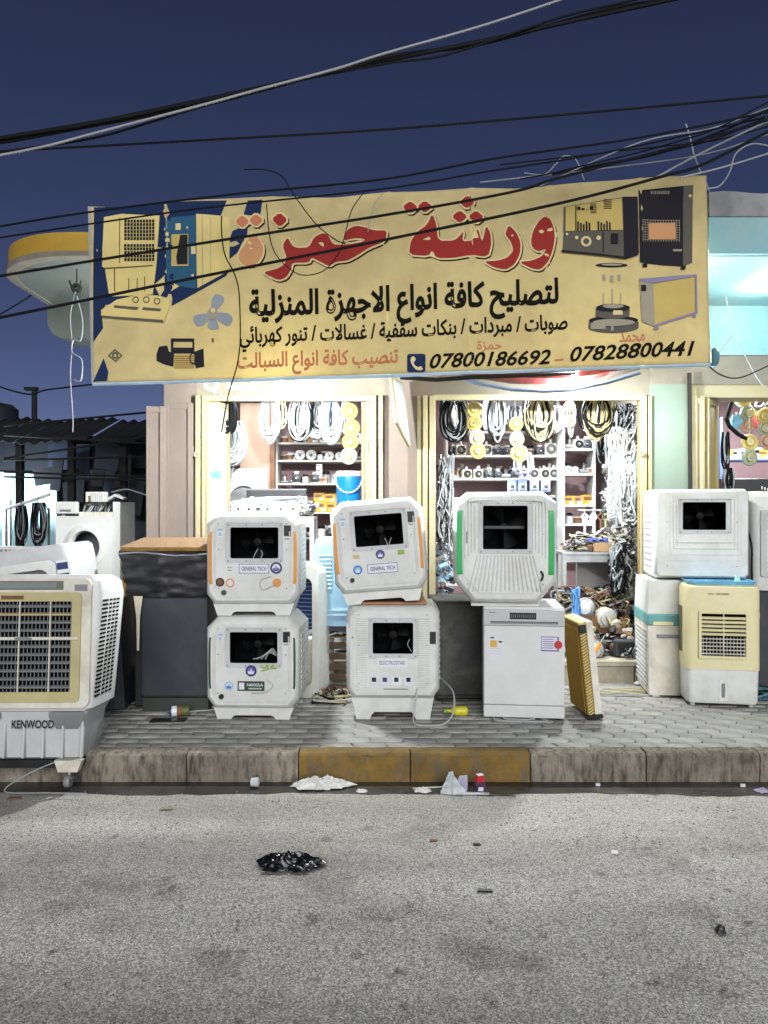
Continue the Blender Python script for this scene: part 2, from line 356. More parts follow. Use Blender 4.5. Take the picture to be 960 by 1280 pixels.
def paver_mesh(k):
    g = G(); rr = random.Random(k); a = .028
    out = [(0, 0), (pw * .5, .0), (pw, 0), (pw + a, ph * .5), (pw, ph), (pw * .5, ph), (0, ph), (a, ph * .5)]
    cx, cy = pw / 2 + a / 2, ph / 2
    ins = lambda e: [(cx + (x - cx) * (1 - e / (pw / 2)), cy + (y - cy) * (1 - e / (ph / 2))) for x, y in out]
    t = [rr.uniform(-.0015, .0015) for _ in range(2)]
    z = lambda x, y, h: h + t[0] * (x / pw - .5) + t[1] * (y / ph - .5)
    g.loft([[(x, y, -.03) for x, y in ins(.0035)], [(x, y, z(x, y, -.005)) for x, y in ins(.0035)], [(x, y, z(x, y, 0)) for x, y in ins(.0085)]])
    return mesh(g, paverm, 'paver', 60)
pms = [paver_mesh(k) for k in range(5)]
random.seed(11); spots = []
for r in range(18):
    y = KY + .137 + r * ph
    for c in range(-40, 40):
        x = c * pw + (pw / 2 if r % 2 else 0)
        if -4.6 < x < 4.6: spots.append((x, y, abs(x / y) > .56, r))
vis = sorted([s for s in spots if not s[2] and s[0] / s[1] > -.42], key=lambda s: s[1])
near = set(vis[:300])
rest = G()
for s_ in spots:
    dz = random.uniform(-.004, .003)
    if s_ in near:
        o = link('paver', random.choice(pms), pav); o.location = (s_[0], s_[1], PAV + dz); o.rotation_euler = (random.uniform(-.012, .012), random.uniform(-.008, .008), random.uniform(-.008, .008))
    else:
        rest.bb(s_[0] + .003, s_[0] + pw - .003, s_[1] + .003, s_[1] + ph - .003, PAV - .03, PAV + dz)
o = obj('paver_field', rest, paverm, pav); o['kind'] = 'stuff'

# ------------------------------------------------------------------ the shop building
FY = 7.2
bld = thing('shop_building', 'single storey concrete shop row with curved canopy and open doorways behind the yellow banner', 'building', (0, FY, 0))
def part(name, g, mat, parent=None, ang=35):
    """geometry given in world coordinates, parented to the building"""
    p = parent or bld
    o = obj(name, g, mat, p, ang=ang)
    if p is bld: o.location = (0, -FY, 0)
    return o
zL = PZ(494, FY)           # underside of lintel
# pillars
p1 = (PX(205, FY), PX(246, FY)); p2 = (PX(481, FY), PX(541, FY)); p3 = (PX(812, FY), PX(861, FY))
part('pillar', G().bb(p1[0], p1[1], FY, FY + .35, FL - .25, 3.66), wallpink)
part('pillar', G().bb(p2[0], p2[1], FY, FY + .35, FL - .25, 3.66), wallpink)
part('pillar', G().bb(p3[0], p3[1], FY - .02, FY + .35, FL - .25, zL + .1), wallgreen)
part('lintel', G().bb(p1[1], p2[0], FY + .01, FY + .3, zL, 3.66), wallcream)
part('lintel', G().bb(p2[1], p3[0], FY + .01, FY + .3, zL, 3.66), wallcream)
part('lintel', G().bb(p3[0], 6.5, FY + .0, FY + .3, zL + .1, 3.2), wallcream)
part('wall', G().bb(p3[0], 6.5, FY - .01, FY + .3, 3.2, 3.66), wallcyan)
part('lintel', G().bb(p3[1], 6.5, FY + .01, FY + .3, zL - .02, zL + .1), frameY)
# side wall, back wall, inner walls, floor, ceiling
x1, x2 = p1[0], 6.5
part('side_wall', G().bb(x1, x1 + .15, FY + .35, 9.3, 0, 3.66), wallpink)
part('back_wall', G().bb(x1, x2, 9.3, 9.45, 0, 3.66), roompink)
part('partition_wall', G().bb(.1, .24, FY + .35, 9.3, FL, 3.1), roomwhite)
part('partition_wall', G().bb(2.62, 2.75, FY + .35, 9.3, FL, 3.1), roomwhite)
part('ceiling', G().bb(x1 + .15, x2, FY + .3, 9.3, 3.1, 3.2), roomwhite)
part('floor', G().bb(x1, x2, 6.99, 9.3, .1, FL - .02), conc)
# step facing stones and tread
for i in range(16):
    a = -2.05 + i * .36
    part('step_stone', G().bb(a + .004, a + .356, 6.955, 7.0, .17, FL - .055, .004), tilem)
    part('tread_stone', G().bb(a + .003, a + .357, 6.93, 7.2, FL - .05, FL + random.uniform(-.002, .002), .006), tilem)
# roof slab and canopy, rounded at the left end
def canopy_outline(inset, x_end, x_left=-3.12, yf=5.8):
    pts = []; yf += inset; xl = x_left + inset; rx, ry = .75, .75
    pts.append((x_end, 7.9)); pts.append((x_end, yf))
    for i in range(11):
        t = R(90 * i / 10); pts.append((xl + rx - rx * math.sin(t), yf + ry - ry * math.cos(t)))
    pts.append((xl, 7.9)); return pts
def slab(o0, z0, z1): return G().loft([[(x, y, z0) for x, y in o0], [(x, y, z1) for x, y in o0]])
part('canopy', slab(canopy_outline(.05, 2.42), 3.66, 3.80), cangrey)
# fascia strip follows the rim
oo, oi = canopy_outline(0, 2.42)[1:], canopy_outline(.05, 2.42)[1:]
g = G(); g.loft([[(a[0], a[1], 3.685), (a[0], a[1], 3.845), (b_[0], b_[1], 3.845), (b_[0], b_[1], 3.685)] for a, b_ in zip(oo, oi)])
part('fascia', g, canyel)
g = G(); oo2 = canopy_outline(-.012, 2.42)[1:]; g.loft([[(a[0], a[1], 3.66 + .012 * noise.noise((a[0] * 5, a[1] * 5, 0))), (a[0], a[1], 3.70 + .01 * noise.noise((a[0] * 9, a[1] * 4, 1))), (b_[0], b_[1], 3.70), (b_[0], b_[1], 3.652)] for a, b_ in zip(oo2, oi)])
part('drip_edge', g, wallcream)
part('canopy', G().bb(2.43, 6.5, 5.8, 7.9, 3.66, 3.8), wallcyan)
part('fascia', G().bb(2.43, 6.5, 5.75, 5.85, 3.665, 3.94), wallcyan)
g = G(); g.grid(lambda u, v: (2.43 + 4.07 * u, 5.74, 3.93 + v * (.19 + .012 * noise.noise((u * 9, 0, 0)))), 40, 2)
g2 = G(); g2.loft([[(2.43 + 4.07 * i / 40, 5.74, 3.94), (2.43 + 4.07 * i / 40, 5.86, 3.94), (2.43 + 4.07 * i / 40, 5.86, 4.12 + .02 * noise.noise((i * .4, 0, 0))), (2.43 + 4.07 * i / 40, 5.74, 4.12 + .02 * noise.noise((i * .4, 0, 0)))] for i in range(41)])
part('parapet', g2, conc)
# drop beam under the canopy with a rounded end
g = G(); k = []
for y in (7.12, 7.5):
    ring = [(-2.07, y, 3.66), (-3.12, y, 3.66)]
    for i in range(7):
        t = R(90 * i / 6); ring.append((-3.12 + .16 * (1 - math.cos(t)), y, 3.34 + .16 * (1 - math.sin(t))))
    ring.append((-2.07, y, 3.34)); k.append(ring)
part('drop_beam', g.loft(k), cangrey)
# faded painted lettering on the lintel above the left doorway
fade = M('faded_blue_paint', '8fa6b4', .85, var=.2, scale=9)
for cx_, kind in ((264, 'ring'), (300, 'arc'), (347, 'bar'), (395, 'arc'), (272, 'dots'), (306, 'dots'), (392, 'dots')):
    g = G(Matrix.Translation((PX(cx_, FY), FY + .006, 0))); z = PZ(481, FY)
    if kind == 'ring': g.plate(circ(0, z, .075, 20, .06), [circ(0, z, .035, 14, .025)], 0, -.003)
    elif kind == 'arc': g.plate([(-.13, z + .05), (-.12, z - .03), (0, z - .05), (.13, z - .03), (.14, z + .05), (.11, z + .05), (.1, z), (0, z - .01), (-.1, z)], (), 0, -.003)
    elif kind == 'bar': g.plate([(-.02, z + .08), (-.03, z - .04), (.01, z - .04), (.02, z + .08)], (), 0, -.003)
    else:
        for d in (-.025, .025): g.plate(circ(d, PZ(491, FY), .017, 6), (), 0, -.003)
    part('painted_mark', g, fade)
# right doorway wall corner: dark drain strip beside the green pillar
part('downpipe', G().tube([(PX(859, FY), FY - .05, zL + .2), (PX(860, FY), FY - .05, 2.2), (PX(863, FY), FY - .05, .6)], .018, 6), black)

# ---- folding gates: cream frame bars and leaves
def bar(px, y=FY - .03, wd=.05, z1=None, m=frameY, parent=None, dx=0):
    z1 = z1 or zL - .01
    a = PX(px, FY); return part('gate_bar', G().box((a, y, (FL + z1) / 2), (wd, .05, z1 - FL), None, .006), m, parent)
for px, wd in ((249, .05), (256, .03), (467, .05), (476, .04), (524, .04), (531, .045), (540, .06), (803, .055), (811, .035), (866, .06), (876, .035)):
    bar(px, FY - .035 + random.uniform(-.02, .02), wd)
for a, b_, y in ((249, 470, 497), (541, 805, 496)):
    part('gate_header', G().bb(PX(a, FY), PX(b_, FY), FY - .05, FY + .0, PZ(y + 5, FY), PZ(y - 2, FY), .005), frameY)
def leaf(p0, p1, m, z0=FL + .02, z1=None, tk=.03, name='door_leaf', sm=None):
    """door leaf standing between two plan points"""
    z1 = z1 or zL - .03
    a, b_ = Vector((*p0, 0)), Vector((*p1, 0)); d = (b_ - a); ln = d.length; ang = math.atan2(d.y, d.x)
    o = obj(name, G().box((ln / 2, 0, (z0 + z1) / 2), (ln, tk, z1 - z0), None, .004), m, bld)
    o.location = (a.x, a.y - FY, 0); o.rotation_euler = (0, 0, ang)
    for x in (.025, ln - .025): obj('stile', G().box((x, -tk / 2 - .008, (z0 + z1) / 2), (.04, .016, z1 - z0)), sm or frameY, o)
    for z in (z0 + .03, z1 - .03): obj('rail', G().box((ln / 2, -tk / 2 - .006, z), (ln - .09, .012, .05)), sm or frameY, o)
    for z in (z0 + .5, z1 - .45): obj('hinge', G().cyl((ln - .004, -.02, z - .05), (ln - .004, -.02, z + .05), .012, n=8), sm or frameY, o)
    return o
leaf((PX(183, 7.1), 7.1), (PX(206, 7.1), 7.12), wallpink, .2, PZ(508, 7.1), sm=wallpink)
leaf((PX(207, FY), FY - .04), (PX(243, FY), FY - .04), wallpink, .2, PZ(505, FY), sm=wallpink)
ldoor = leaf((PX(255, FY), FY - .02), (-1.55, 7.62), M('lit_white_door', 'b5b2ae', .5, var=.05))
for z, m_, wd in ((2.08, cyanm, .11), (1.72, lgrey, .12)):
    g = G(); g.plate([(.2 - wd, z + .03), (.2 + wd * .3, z + .05), (.2 + wd, z + .01), (.2 + wd * .6, z - .03), (.2 - wd * .8, z - .02)], (), -.019, -.022); obj('sticker', g, m_, ldoor)
leaf((-.19, 7.45), (PX(462, FY), FY), doorp)
leaf((2.41, FY + .02), (2.47, 7.45), doort)
leaf((PX(880, FY), FY - .03), (PX(902, FY) + .04, FY + .22), doort)
leaf((PX(862, FY) + .02, FY + .0), (PX(879, FY), FY - .02), frameY)
# latch eyes on the gate bars
for px, py in ((246, 568), (802, 566), (811, 660), (812, 735)):
    part('latch', G().lathe([(.012, -.01), (.028, -.01), (.028, .01), (.012, .01), (.012, -.01)], P(px, py, FY - .07), 'y', 12, False), frameY)

# ------------------------------------------------------------------ the banner
BY = 5.7
vinyl = M('banner_vinyl', 'd6c78f', .7, spec=.2, var=.13, scale=1.6, bump=.3, bscale=9, dirt=.5, dirtcol='a58f6c', dscale=1.7, dsharp=.2, rnd=0)
ban = thing('shop_banner', 'wide yellow printed vinyl banner with red Arabic title hung across the shop front', 'banner', P(500, 478, BY))
BO = P(500, 478, BY)
c00, c10, c01, c11 = (117, 480), (888, 455), (111, 258), (882, 220)   # lower left, lower right, upper left, upper right
def bdisp(px, py):
    return .014 * math.sin(px * .011 + py * .006) + .008 * math.sin(px * .027 - py * .013 + 1) + .004 * math.sin(px * .06 + py * .03) - sum(.012 * math.exp(-((px - c) / 3.0) ** 2) for c in (210, 340, 485, 590, 685, 800)) - .006 * math.exp(-((py - 300 + (px - 480) * .03) / 3.0) ** 2) + .012 * math.exp(-((py - 245 + (px - 480) * .04) / 14) ** 2) * math.sin(px * .05)
def bp_(px, py, lay=0):
    p = P(px, py, BY); p.y += bdisp(px, py) - lay * .0035; return p - BO
g = G()
def bfn(u, v):
    sag = 4 * math.sin(u * math.pi) * (.4 if v > .5 else -.3) + 1.6 * math.sin(u * 19) * (1 if v > .9 else 0)
    px = (c00[0] * (1 - u) + c10[0] * u) * (1 - v) + (c01[0] * (1 - u) + c11[0] * u) * v
    py = (c00[1] * (1 - u) + c10[1] * u) * (1 - v) + (c01[1] * (1 - u) + c11[1] * u) * v
    return bp_(px, py + sag)
g.grid(bfn, 150, 44)
n, L, b = nodes(vinyl); tr = n.new('ShaderNodeBsdfTranslucent'); tr.inputs[0].default_value = (*hx('d9cc98'), 1); ms = n.new('ShaderNodeMixShader'); ms.inputs[0].default_value = .16
L(b.outputs[0], ms.inputs[1]); L(tr.outputs[0], ms.inputs[2]); L(ms.outputs[0], n['Material Output'].inputs[0])
cloth = obj('cloth', g, vinyl, ban, ang=80)
sm = cloth.modifiers.new('thickness', 'SOLIDIFY'); sm.thickness = .002
# hem pipes
g = G(); g.tube([bp_(117 + i * 25.7, 481 - i * .833 + .3 * math.sin(i), -1) for i in range(31)], .013, 8); obj('bottom_pipe', g, M('hem_pipe', 'a9c4d6', .4, var=.1), ban)
g = G(); g.tube([bp_(117 - i * .6, 480 - i * 22.2, -1) for i in range(11)], .011, 6); obj('side_pipe', g, wcable, ban)
g = G(); g.lathe([(.03, -.02), (.06, -.02), (.075, 0), (.06, .02), (.03, .02)], bp_(892, 447, 0), 'x', 14); obj('pipe_end', g, M('teal_cap', '5f8f9c', .4), ban)

INK = {k: M('ink_' + k, c, .8, var=.06, scale=6, rnd=0, spec=.12) for k, c in dict(red='98332f', cream='d9c894', dark='2b2419', black='15150f', navy='1f2f52', blue='2f5a76', tan='c0ab66', pale='d8c682', palepink='c79368', grey='5c5a52', lgrey='9c9684', slate='8f98a0', dk='26262c', brown='6b4f33', faded='c07a58', vio='8a83a0').items()}
def ink(polys, mat, lay, holes=(), name='print'):
    g = G()
    t = G(); t.plate([(x, y) for x, y in polys], [list(h) for h in holes], 0, None, maxlen=14)
    for v in t.b.verts: v.co = bp_(v.co.x, v.co.z, lay)
    g.b.free(); g.b = t.b
    return obj(name, g, INK[mat], ban, ang=80)
def inks(plist, mat, lay, name='print', ml=14):
    g = G()
    for pl in plist:
        t = G(); t.plate(pl, (), 0, None, maxlen=ml)
        mp = {v: g.b.verts.new(bp_(v.co.x, v.co.z, lay)) for v in t.b.verts}
        for f in t.b.faces: g.face([mp[v] for v in f.verts])
        t.b.free()
    o = obj(name, g, INK[mat], ban, ang=80); o['kind'] = 'stuff'; return o
def z5(*p): return [(110 + x / 4.8, 240 + y / 4.8) for x, y in p]
def z6(*p): return [(690 + x / 4.571, 220 + y / 4.571) for x, y in p]
def q5(x0, y0, x1, y1): return z5((x0, y0), (x1, y0), (x1, y1), (x0, y1))
def q6(x0, y0, x1, y1): return z6((x0, y0), (x1, y0), (x1, y1), (x0, y1))
def chaik(p, k=1):
    for _ in range(k):
        o = []
        for i in range(len(p)):
            a, b_ = p[i], p[(i + 1) % len(p)]
            o += [(a[0] * .8 + b_[0] * .2, a[1] * .8 + b_[1] * .2), (a[0] * .2 + b_[0] * .8, a[1] * .2 + b_[1] * .8)]
        p = o
    return p
# navy corner areas
ink(z5((34, 90), (835, 55), (800, 150), (655, 150), (655, 520), (850, 480), (830, 510), (500, 690), (420, 640), (110, 680), (85, 720), (95, 820), (36, 905)), 'navy', 1, name='printed_corner')
ink(z5((100, 1000), (130, 1085), (122, 1138), (36, 1142)), 'navy', 1, name='printed_corner')
ink(z5((960, 55), (1050, 52), (1035, 150), (935, 140)), 'navy', 1, name='printed_corner')
ink(z5((935, 210), (870, 240), (850, 300), (850, 410), (900, 370), (960, 250), (960, 215)), 'navy', 1, name='printed_corner')
# printed cooler
ink(z5((95, 150), (200, 130), (432, 145), (412, 450), (392, 618), (132, 630), (105, 460), (88, 450)), 'pale', 2, name='printed_cooler')
inks([q5(190, 155, 195, 430), q5(160, 460, 166, 600), q5(245, 520, 250, 600), q5(295, 520, 300, 600), q5(340, 510, 345, 600)] + [z5((105, 458), (390, 440), (390, 446), (105, 466))], 'brown', 3, 'printed_cooler_line')
cells = []
for r in range(12):
    for c in range(10):
        if r == 6: continue
        x, y = 220 + c * 18.5, 168 + r * 21; cells.append(q5(x, y, x + 14.5, y + 17))
inks(cells, 'dk', 3, 'printed_grille')
# printed twin-tub machine
ink(z5((465, 160), (655, 148), (655, 585), (480, 560)), 'blue', 2, name='printed_machine')
ink(z5((655, 140), (858, 155), (850, 478), (660, 580)), 'pale', 2, name='printed_machine_side')
ink(q5(505, 260, 608, 450), 'tan', 3, name='printed_window'); ink(z5((560, 265), (604, 265), (604, 440), (540, 440), (535, 400)), 'dk', 4, name='printed_window')
inks([q5(530, 195, 562, 235), q5(598, 215, 606, 230), q5(470, 285, 495, 305), q5(470, 250, 490, 270), q5(625, 335, 652, 380), q5(625, 500, 640, 512)], 'cream', 3, 'printed_button')
inks([q5(690, 150, 694, 560), q5(740, 160, 743, 530)], 'lgrey', 3, 'printed_line')
# printed washer top with knobs
ink(z5((400, 560), (465, 505), (550, 570), (440, 640)), 'pale', 2, name='printed_washer')
ink(z5((85, 712), (175, 650), (300, 620), (420, 625), (500, 645), (492, 705), (460, 785), (85, 748)), 'pale', 3, name='printed_washer')
inks([z5((165, 683), (310, 695), (300, 712), (158, 697)), z5((335, 695), (445, 705), (440, 720), (330, 712))], 'grey', 4, 'printed_slot')
ink(z5((85, 745), (455, 772), (460, 788), (440, 785), (85, 756)), 'grey', 4, name='printed_shadow')
for x, y in ((290, 650), (355, 650), (420, 660)):
    ink([z5((x + a, y + b_))[0] for a, b_ in circ(0, 0, 20, 14)], 'grey', 4, [[z5((x + a, y + b_))[0] for a, b_ in circ(0, 0, 14, 14)]], 'printed_knob')
# printed fan
for k, (a, r) in enumerate(((-62, 125), (28, 130), (95, 95), (162, 125))):
    pet = [(12, -16), (45, -34), (85, -48), (r * .92, -38), (r, -6), (r * .9, 26), (70, 24), (30, 14), (12, 10)]; c, sn = math.cos(R(a)), math.sin(R(a))
    ink(chaik(z5(*[(750 + x * c - y * sn, 735 + x * sn + y * c) for x, y in pet])), 'slate', 2, name='printed_fan')
ink([z5((750 + x, 735 + y))[0] for x, y in circ(0, 0, 32, 16, 36)], 'lgrey', 3, name='printed_fan')
ink([z5((755 + x, 715 + y))[0] for x, y in circ(0, 0, 14, 10)], 'cream', 4, name='printed_fan')
# printed pump
inks([q5(500, 880, 640, 900), q5(500, 900, 515, 975), q5(628, 900, 640, 965), q5(512, 935, 630, 970), z5((430, 930), (480, 925), (490, 960), (518, 970), (515, 1050), (470, 1040), (415, 1015), (415, 975)), z5((640, 960), (695, 940), (700, 1050), (650, 1060), (640, 1030))], 'dk', 2, 'printed_pump')
inks([q5(520, 978, 640, 1060)], 'tan', 2, 'printed_pump'); inks([q5(520, 985 + i * 13, 640, 988 + i * 13) for i in range(6)], 'brown', 3, 'printed_pump')
ink([z5((632 + x, 1000 + y))[0] for x, y in circ(0, 0, 22, 14, 36)], 'dk', 3, [[z5((632 + x, 1000 + y))[0] for x, y in circ(0, 0, 14, 14, 28)]], 'printed_pump')
# printed diamond mark
ink(z5((125, 985), (168, 945), (215, 985), (172, 1025)), 'grey', 2, [z5((137, 985), (168, 956), (203, 985), (172, 1014))], 'printed_emblem')
ink([z5((170 + x, 985 + y))[0] for x, y in circ(0, 0, 20, 12)], 'grey', 2, [[z5((170 + x, 985 + y))[0] for x, y in circ(0, 0, 10, 12)]], 'printed_emblem')
inks([q5(640, 590, 644, 612), q5(650, 590, 654, 605), q5(745, 880, 750, 905), q5(752, 880, 757, 905)], 'dk', 2, 'printed_mark')
# right side: stoves and heaters
ink(z6((65, 180), (400, 125), (405, 475), (330, 468), (60, 432)), 'grey', 2, name='printed_stove')
ink(z6((400, 122), (485, 122), (490, 448), (420, 476), (402, 474)), 'dk', 2, name='printed_stove')
ink(z6((75, 182), (394, 132), (398, 318), (75, 318)), 'tan', 3, name='printed_stove')
inks([q6(130, 175, 136, 318)] + [q6(290 + 0, 140 + i * 10, 335, 144 + i * 10) for i in range(6)] + [q6(215, 165 + i * 10, 250, 169 + i * 10) for i in range(6)] + [q6(140 + i * 16, 265 + (i % 3) * 8, 150 + i * 16, 318) for i in range(5)] + [q6(255 + i * 16, 265 + (i % 3) * 8, 264 + i * 16, 318) for i in range(5)] + [q6(330, 338, 370, 395)] + [q6(140 + i * 24, 180 + (i % 3) * 9, 158 + i * 24, 200) for i in range(4)] + [z6((52, 425), (410, 470), (485, 450), (485, 460), (410, 484), (52, 438))] + [q6(284, 322, 288, 445)], 'dk', 4, 'printed_stove')
for x, y, r in ((190, 380, 30), (260, 362, 13), (137, 357, 10), (82, 338, 7)): ink([z6((x + a, y + b_))[0] for a, b_ in circ(0, 0, r, 16)], 'cream', 4, name='printed_knob')
ink([z6((190 + a, 380 + b_))[0] for a, b_ in circ(0, 0, 17, 14)], 'grey', 5, name='printed_knob')
ink(z6((490, 85), (800, 58), (795, 500), (740, 522), (620, 515), (495, 500)), 'dk', 2, name='printed_heater')
ink(z6((745, 66), (800, 58), (795, 498), (742, 520)), 'grey', 3, name='printed_heater')
inks([q6(510 + i * 15, 255, 513 + i * 15, 382) for i in range(15)] + [q6(505, 258 + i * 14, 725, 260 + i * 14) for i in range(9)] + [q6(560 + i * 11, 92, 565 + i * 11, 110) for i in range(10)] + [q6(685, 424, 735, 436)], 'lgrey', 4, 'printed_mesh')
ink(z6((545, 278), (698, 272), (700, 368), (545, 368)), 'palepink', 5, name='printed_flame_plate'); ink([z6((783 + a, 120 + b_))[0] for a, b_ in circ(0, 0, 9, 10)], 'cream', 4, name='printed_knob')
inks([q6(510, 505, 538, 528), z6((730, 518), (760, 518), (755, 540), (728, 540))], 'dk', 3, 'printed_foot')
# round stove
ell = lambda x, y, rx, ry: [z6((x + a, y + b_))[0] for a, b_ in circ(0, 0, rx, 22, ry)]
for x, y, rx, ry, m_, l_ in ((335, 516, 92, 13, 'dk', 2), (335, 514, 60, 6, 'lgrey', 3), (345, 870, 142, 32, 'grey', 2), (345, 830, 140, 26, 'dk', 3), (345, 842, 120, 20, 'lgrey', 4), (340, 800, 96, 22, 'grey', 5), (340, 760, 96, 22, 'dk', 6), (340, 752, 60, 12, 'lgrey', 7)):
    ink(ell(x, y, rx, ry), m_, l_, name='printed_round_stove')
inks([q6(205, 838, 487, 872)], 'grey', 2, 'printed_round_stove'); inks([q6(215, 845, 300, 880), q6(330, 850, 345, 890)], 'lgrey', 4, 'printed_round_stove'); inks([q6(245, 762, 436, 800)], 'grey', 4, 'printed_round_stove'); inks([q6(340, 775, 395, 800)], 'cream', 6, 'printed_round_stove')
inks([q6(283, 570, 300, 605), q6(325, 575, 345, 612), q6(370, 570, 386, 605), q6(285, 675, 290, 740), q6(336, 650, 342, 740), q6(384, 675, 388, 740)], 'lgrey', 2, 'printed_round_stove')
# panel heater
ink(z6((492, 600), (820, 570), (825, 785), (580, 868), (502, 840)), 'tan', 2, name='printed_panel_heater'); ink(z6((492, 604), (572, 622), (578, 866), (502, 838)), 'lgrey', 3, name='printed_panel_heater')
inks([z6((490, 594), (820, 566), (822, 576), (572, 620), (490, 606)), z6((812, 570), (822, 570), (828, 788), (817, 788)), z6((578, 856), (825, 775), (826, 787), (580, 869)), q6(572, 870, 600, 885), q6(800, 795, 818, 810)], 'vio', 4, 'printed_panel_heater')
inks([q6(500, 630, 530, 665)], 'dk', 4, 'printed_panel_heater')

# red title: hand drawn letters with a cream outline and a dark shadow
def offs(p, d):
    """grow a loop outward by d pixels"""
    ar = sum(p[i][0] * p[(i + 1) % len(p)][1] - p[(i + 1) % len(p)][0] * p[i][1] for i in range(len(p)))
    s_ = 1 if ar > 0 else -1; o = []
    for i in range(len(p)):
        a, b_, c = Vector(p[i - 1]), Vector(p[i]), Vector(p[(i + 1) % len(p)])
        e1, e2 = (b_ - a).normalized(), (c - b_).normalized()
        n1, n2 = Vector((e1.y, -e1.x)), Vector((e2.y, -e2.x)); n_ = n1 + n2
        if n_.length < 1e-3: n_ = n1
        n_.normalize(); k = min(1.8, 1 / max(.35, n_.dot(n1)))
        o.append(tuple(b_ + n_ * d * k * s_))
    return o
def letter(pts, holes=(), m='red'):
    p = chaik(pts); hs_ = [chaik(h) for h in holes]
    ink([(x + 1.4, y + 1.6) for x, y in offs(p, 2.2)], 'dark', 1, name='title_shadow')
    ink(offs(p, 2.2), 'cream', 2, name='title_outline')
    ink(p, m, 3, hs_, name='title_letter')
za = lambda *p: [(290 + x / 4.571, 235 + y / 4.571) for x, y in p]
zb = lambda *p: [(490 + x / 4.364, 235 + y / 4.364) for x, y in p]
letter(za((125, 258), (160, 300), (182, 345), (178, 390), (155, 430), (115, 450), (70, 448), (42, 415), (45, 375), (75, 335), (100, 290)), [za((95, 340), (130, 352), (108, 360))], 'palepink')
letter(za((886, 245), (876, 306), (780, 343), (720, 383), (660, 415), (595, 420), (555, 446), (500, 418), (455, 395), (440, 426), (345, 428), (338, 470), (310, 515), (270, 530), (220, 512), (182, 487), (250, 472), (300, 442), (315, 400), (290, 335), (318, 285), (345, 332), (370, 345), (440, 340), (470, 280), (520, 255), (552, 270), (575, 322), (632, 325), (690, 320), (750, 308), (762, 297), (740, 290), (690, 290), (640, 302), (640, 270), (665, 235), (705, 217), (760, 226), (810, 245)), [za((488, 310), (526, 340), (522, 308))])
zdia = lambda f, x, y, a, b_: f((x - a, y), (x, y - b_), (x + a, y), (x, y + b_))
for x, y in ((62, 198), (140, 190)): letter(zdia(za, x, y, 42, 38), m='faded')
letter(zdia(za, 275, 187, 46, 42))
letter(zb((830, 158), (862, 175), (882, 220), (887, 280), (873, 350), (848, 408), (810, 445), (765, 440), (692, 403), (760, 398), (820, 372), (842, 330), (800, 347), (767, 328), (757, 288), (770, 232), (800, 182)), [zb((795, 240), (815, 226), (832, 240), (815, 252))])
letter(zb((638, 198), (678, 240), (703, 300), (698, 360), (668, 418), (620, 445), (560, 432), (502, 398), (570, 396), (630, 380), (664, 340), (650, 290), (617, 252)))
letter(zb((515, 200), (538, 240), (543, 310), (525, 372), (430, 362), (330, 382), (242, 383), (218, 338), (200, 372), (92, 363), (102, 290), (140, 237), (190, 202), (220, 138), (243, 200), (250, 290), (340, 288), (372, 258), (392, 232), (382, 290), (440, 288), (455, 240), (470, 218), (490, 288), (500, 270)), [zb((160, 285), (205, 262), (212, 286))])
for x, y in ((100, 105), (180, 100), (410, 76), (370, 155), (460, 155)): letter(zdia(zb, x, y, 44, 36))

def pip(p, q):
    r = False
    for i in range(len(q)):
        (x0, y0), (x1, y1) = q[i - 1], q[i]
        if (y0 > p[1]) != (y1 > p[1]) and p[0] < (x1 - x0) * (p[1] - y0) / (y1 - y0) + x0: r = not r
    return r
def outlines(s):
    c = bpy.data.curves.new('t', 'FONT'); c.body = s; o = bpy.data.objects.new('t', c); COL.objects.link(o); bpy.context.view_layer.update()
    cu = o.to_curve(bpy.context.evaluated_depsgraph_get()); res = []
    for sp in cu.splines:
        pts = []
        if sp.type == 'BEZIER':
            k = len(sp.bezier_points)
            for i in range(k):
                a, b_ = sp.bezier_points[i], sp.bezier_points[(i + 1) % k]
                for j in range(4):
                    t = j / 4; q = a.co * (1 - t) ** 3 + a.handle_right * 3 * t * (1 - t) ** 2 + b_.handle_left * 3 * t * t * (1 - t) + b_.co * t ** 3; pts.append((q.x, q.y))
        else: pts = [(p.co[0], p.co[1]) for p in sp.points]
        res.append([p for i, p in enumerate(pts) if (Vector(p) - Vector(pts[i - 1])).length > 1e-5])
    o.to_curve_clear(); bpy.data.objects.remove(o); bpy.data.curves.remove(c); return res
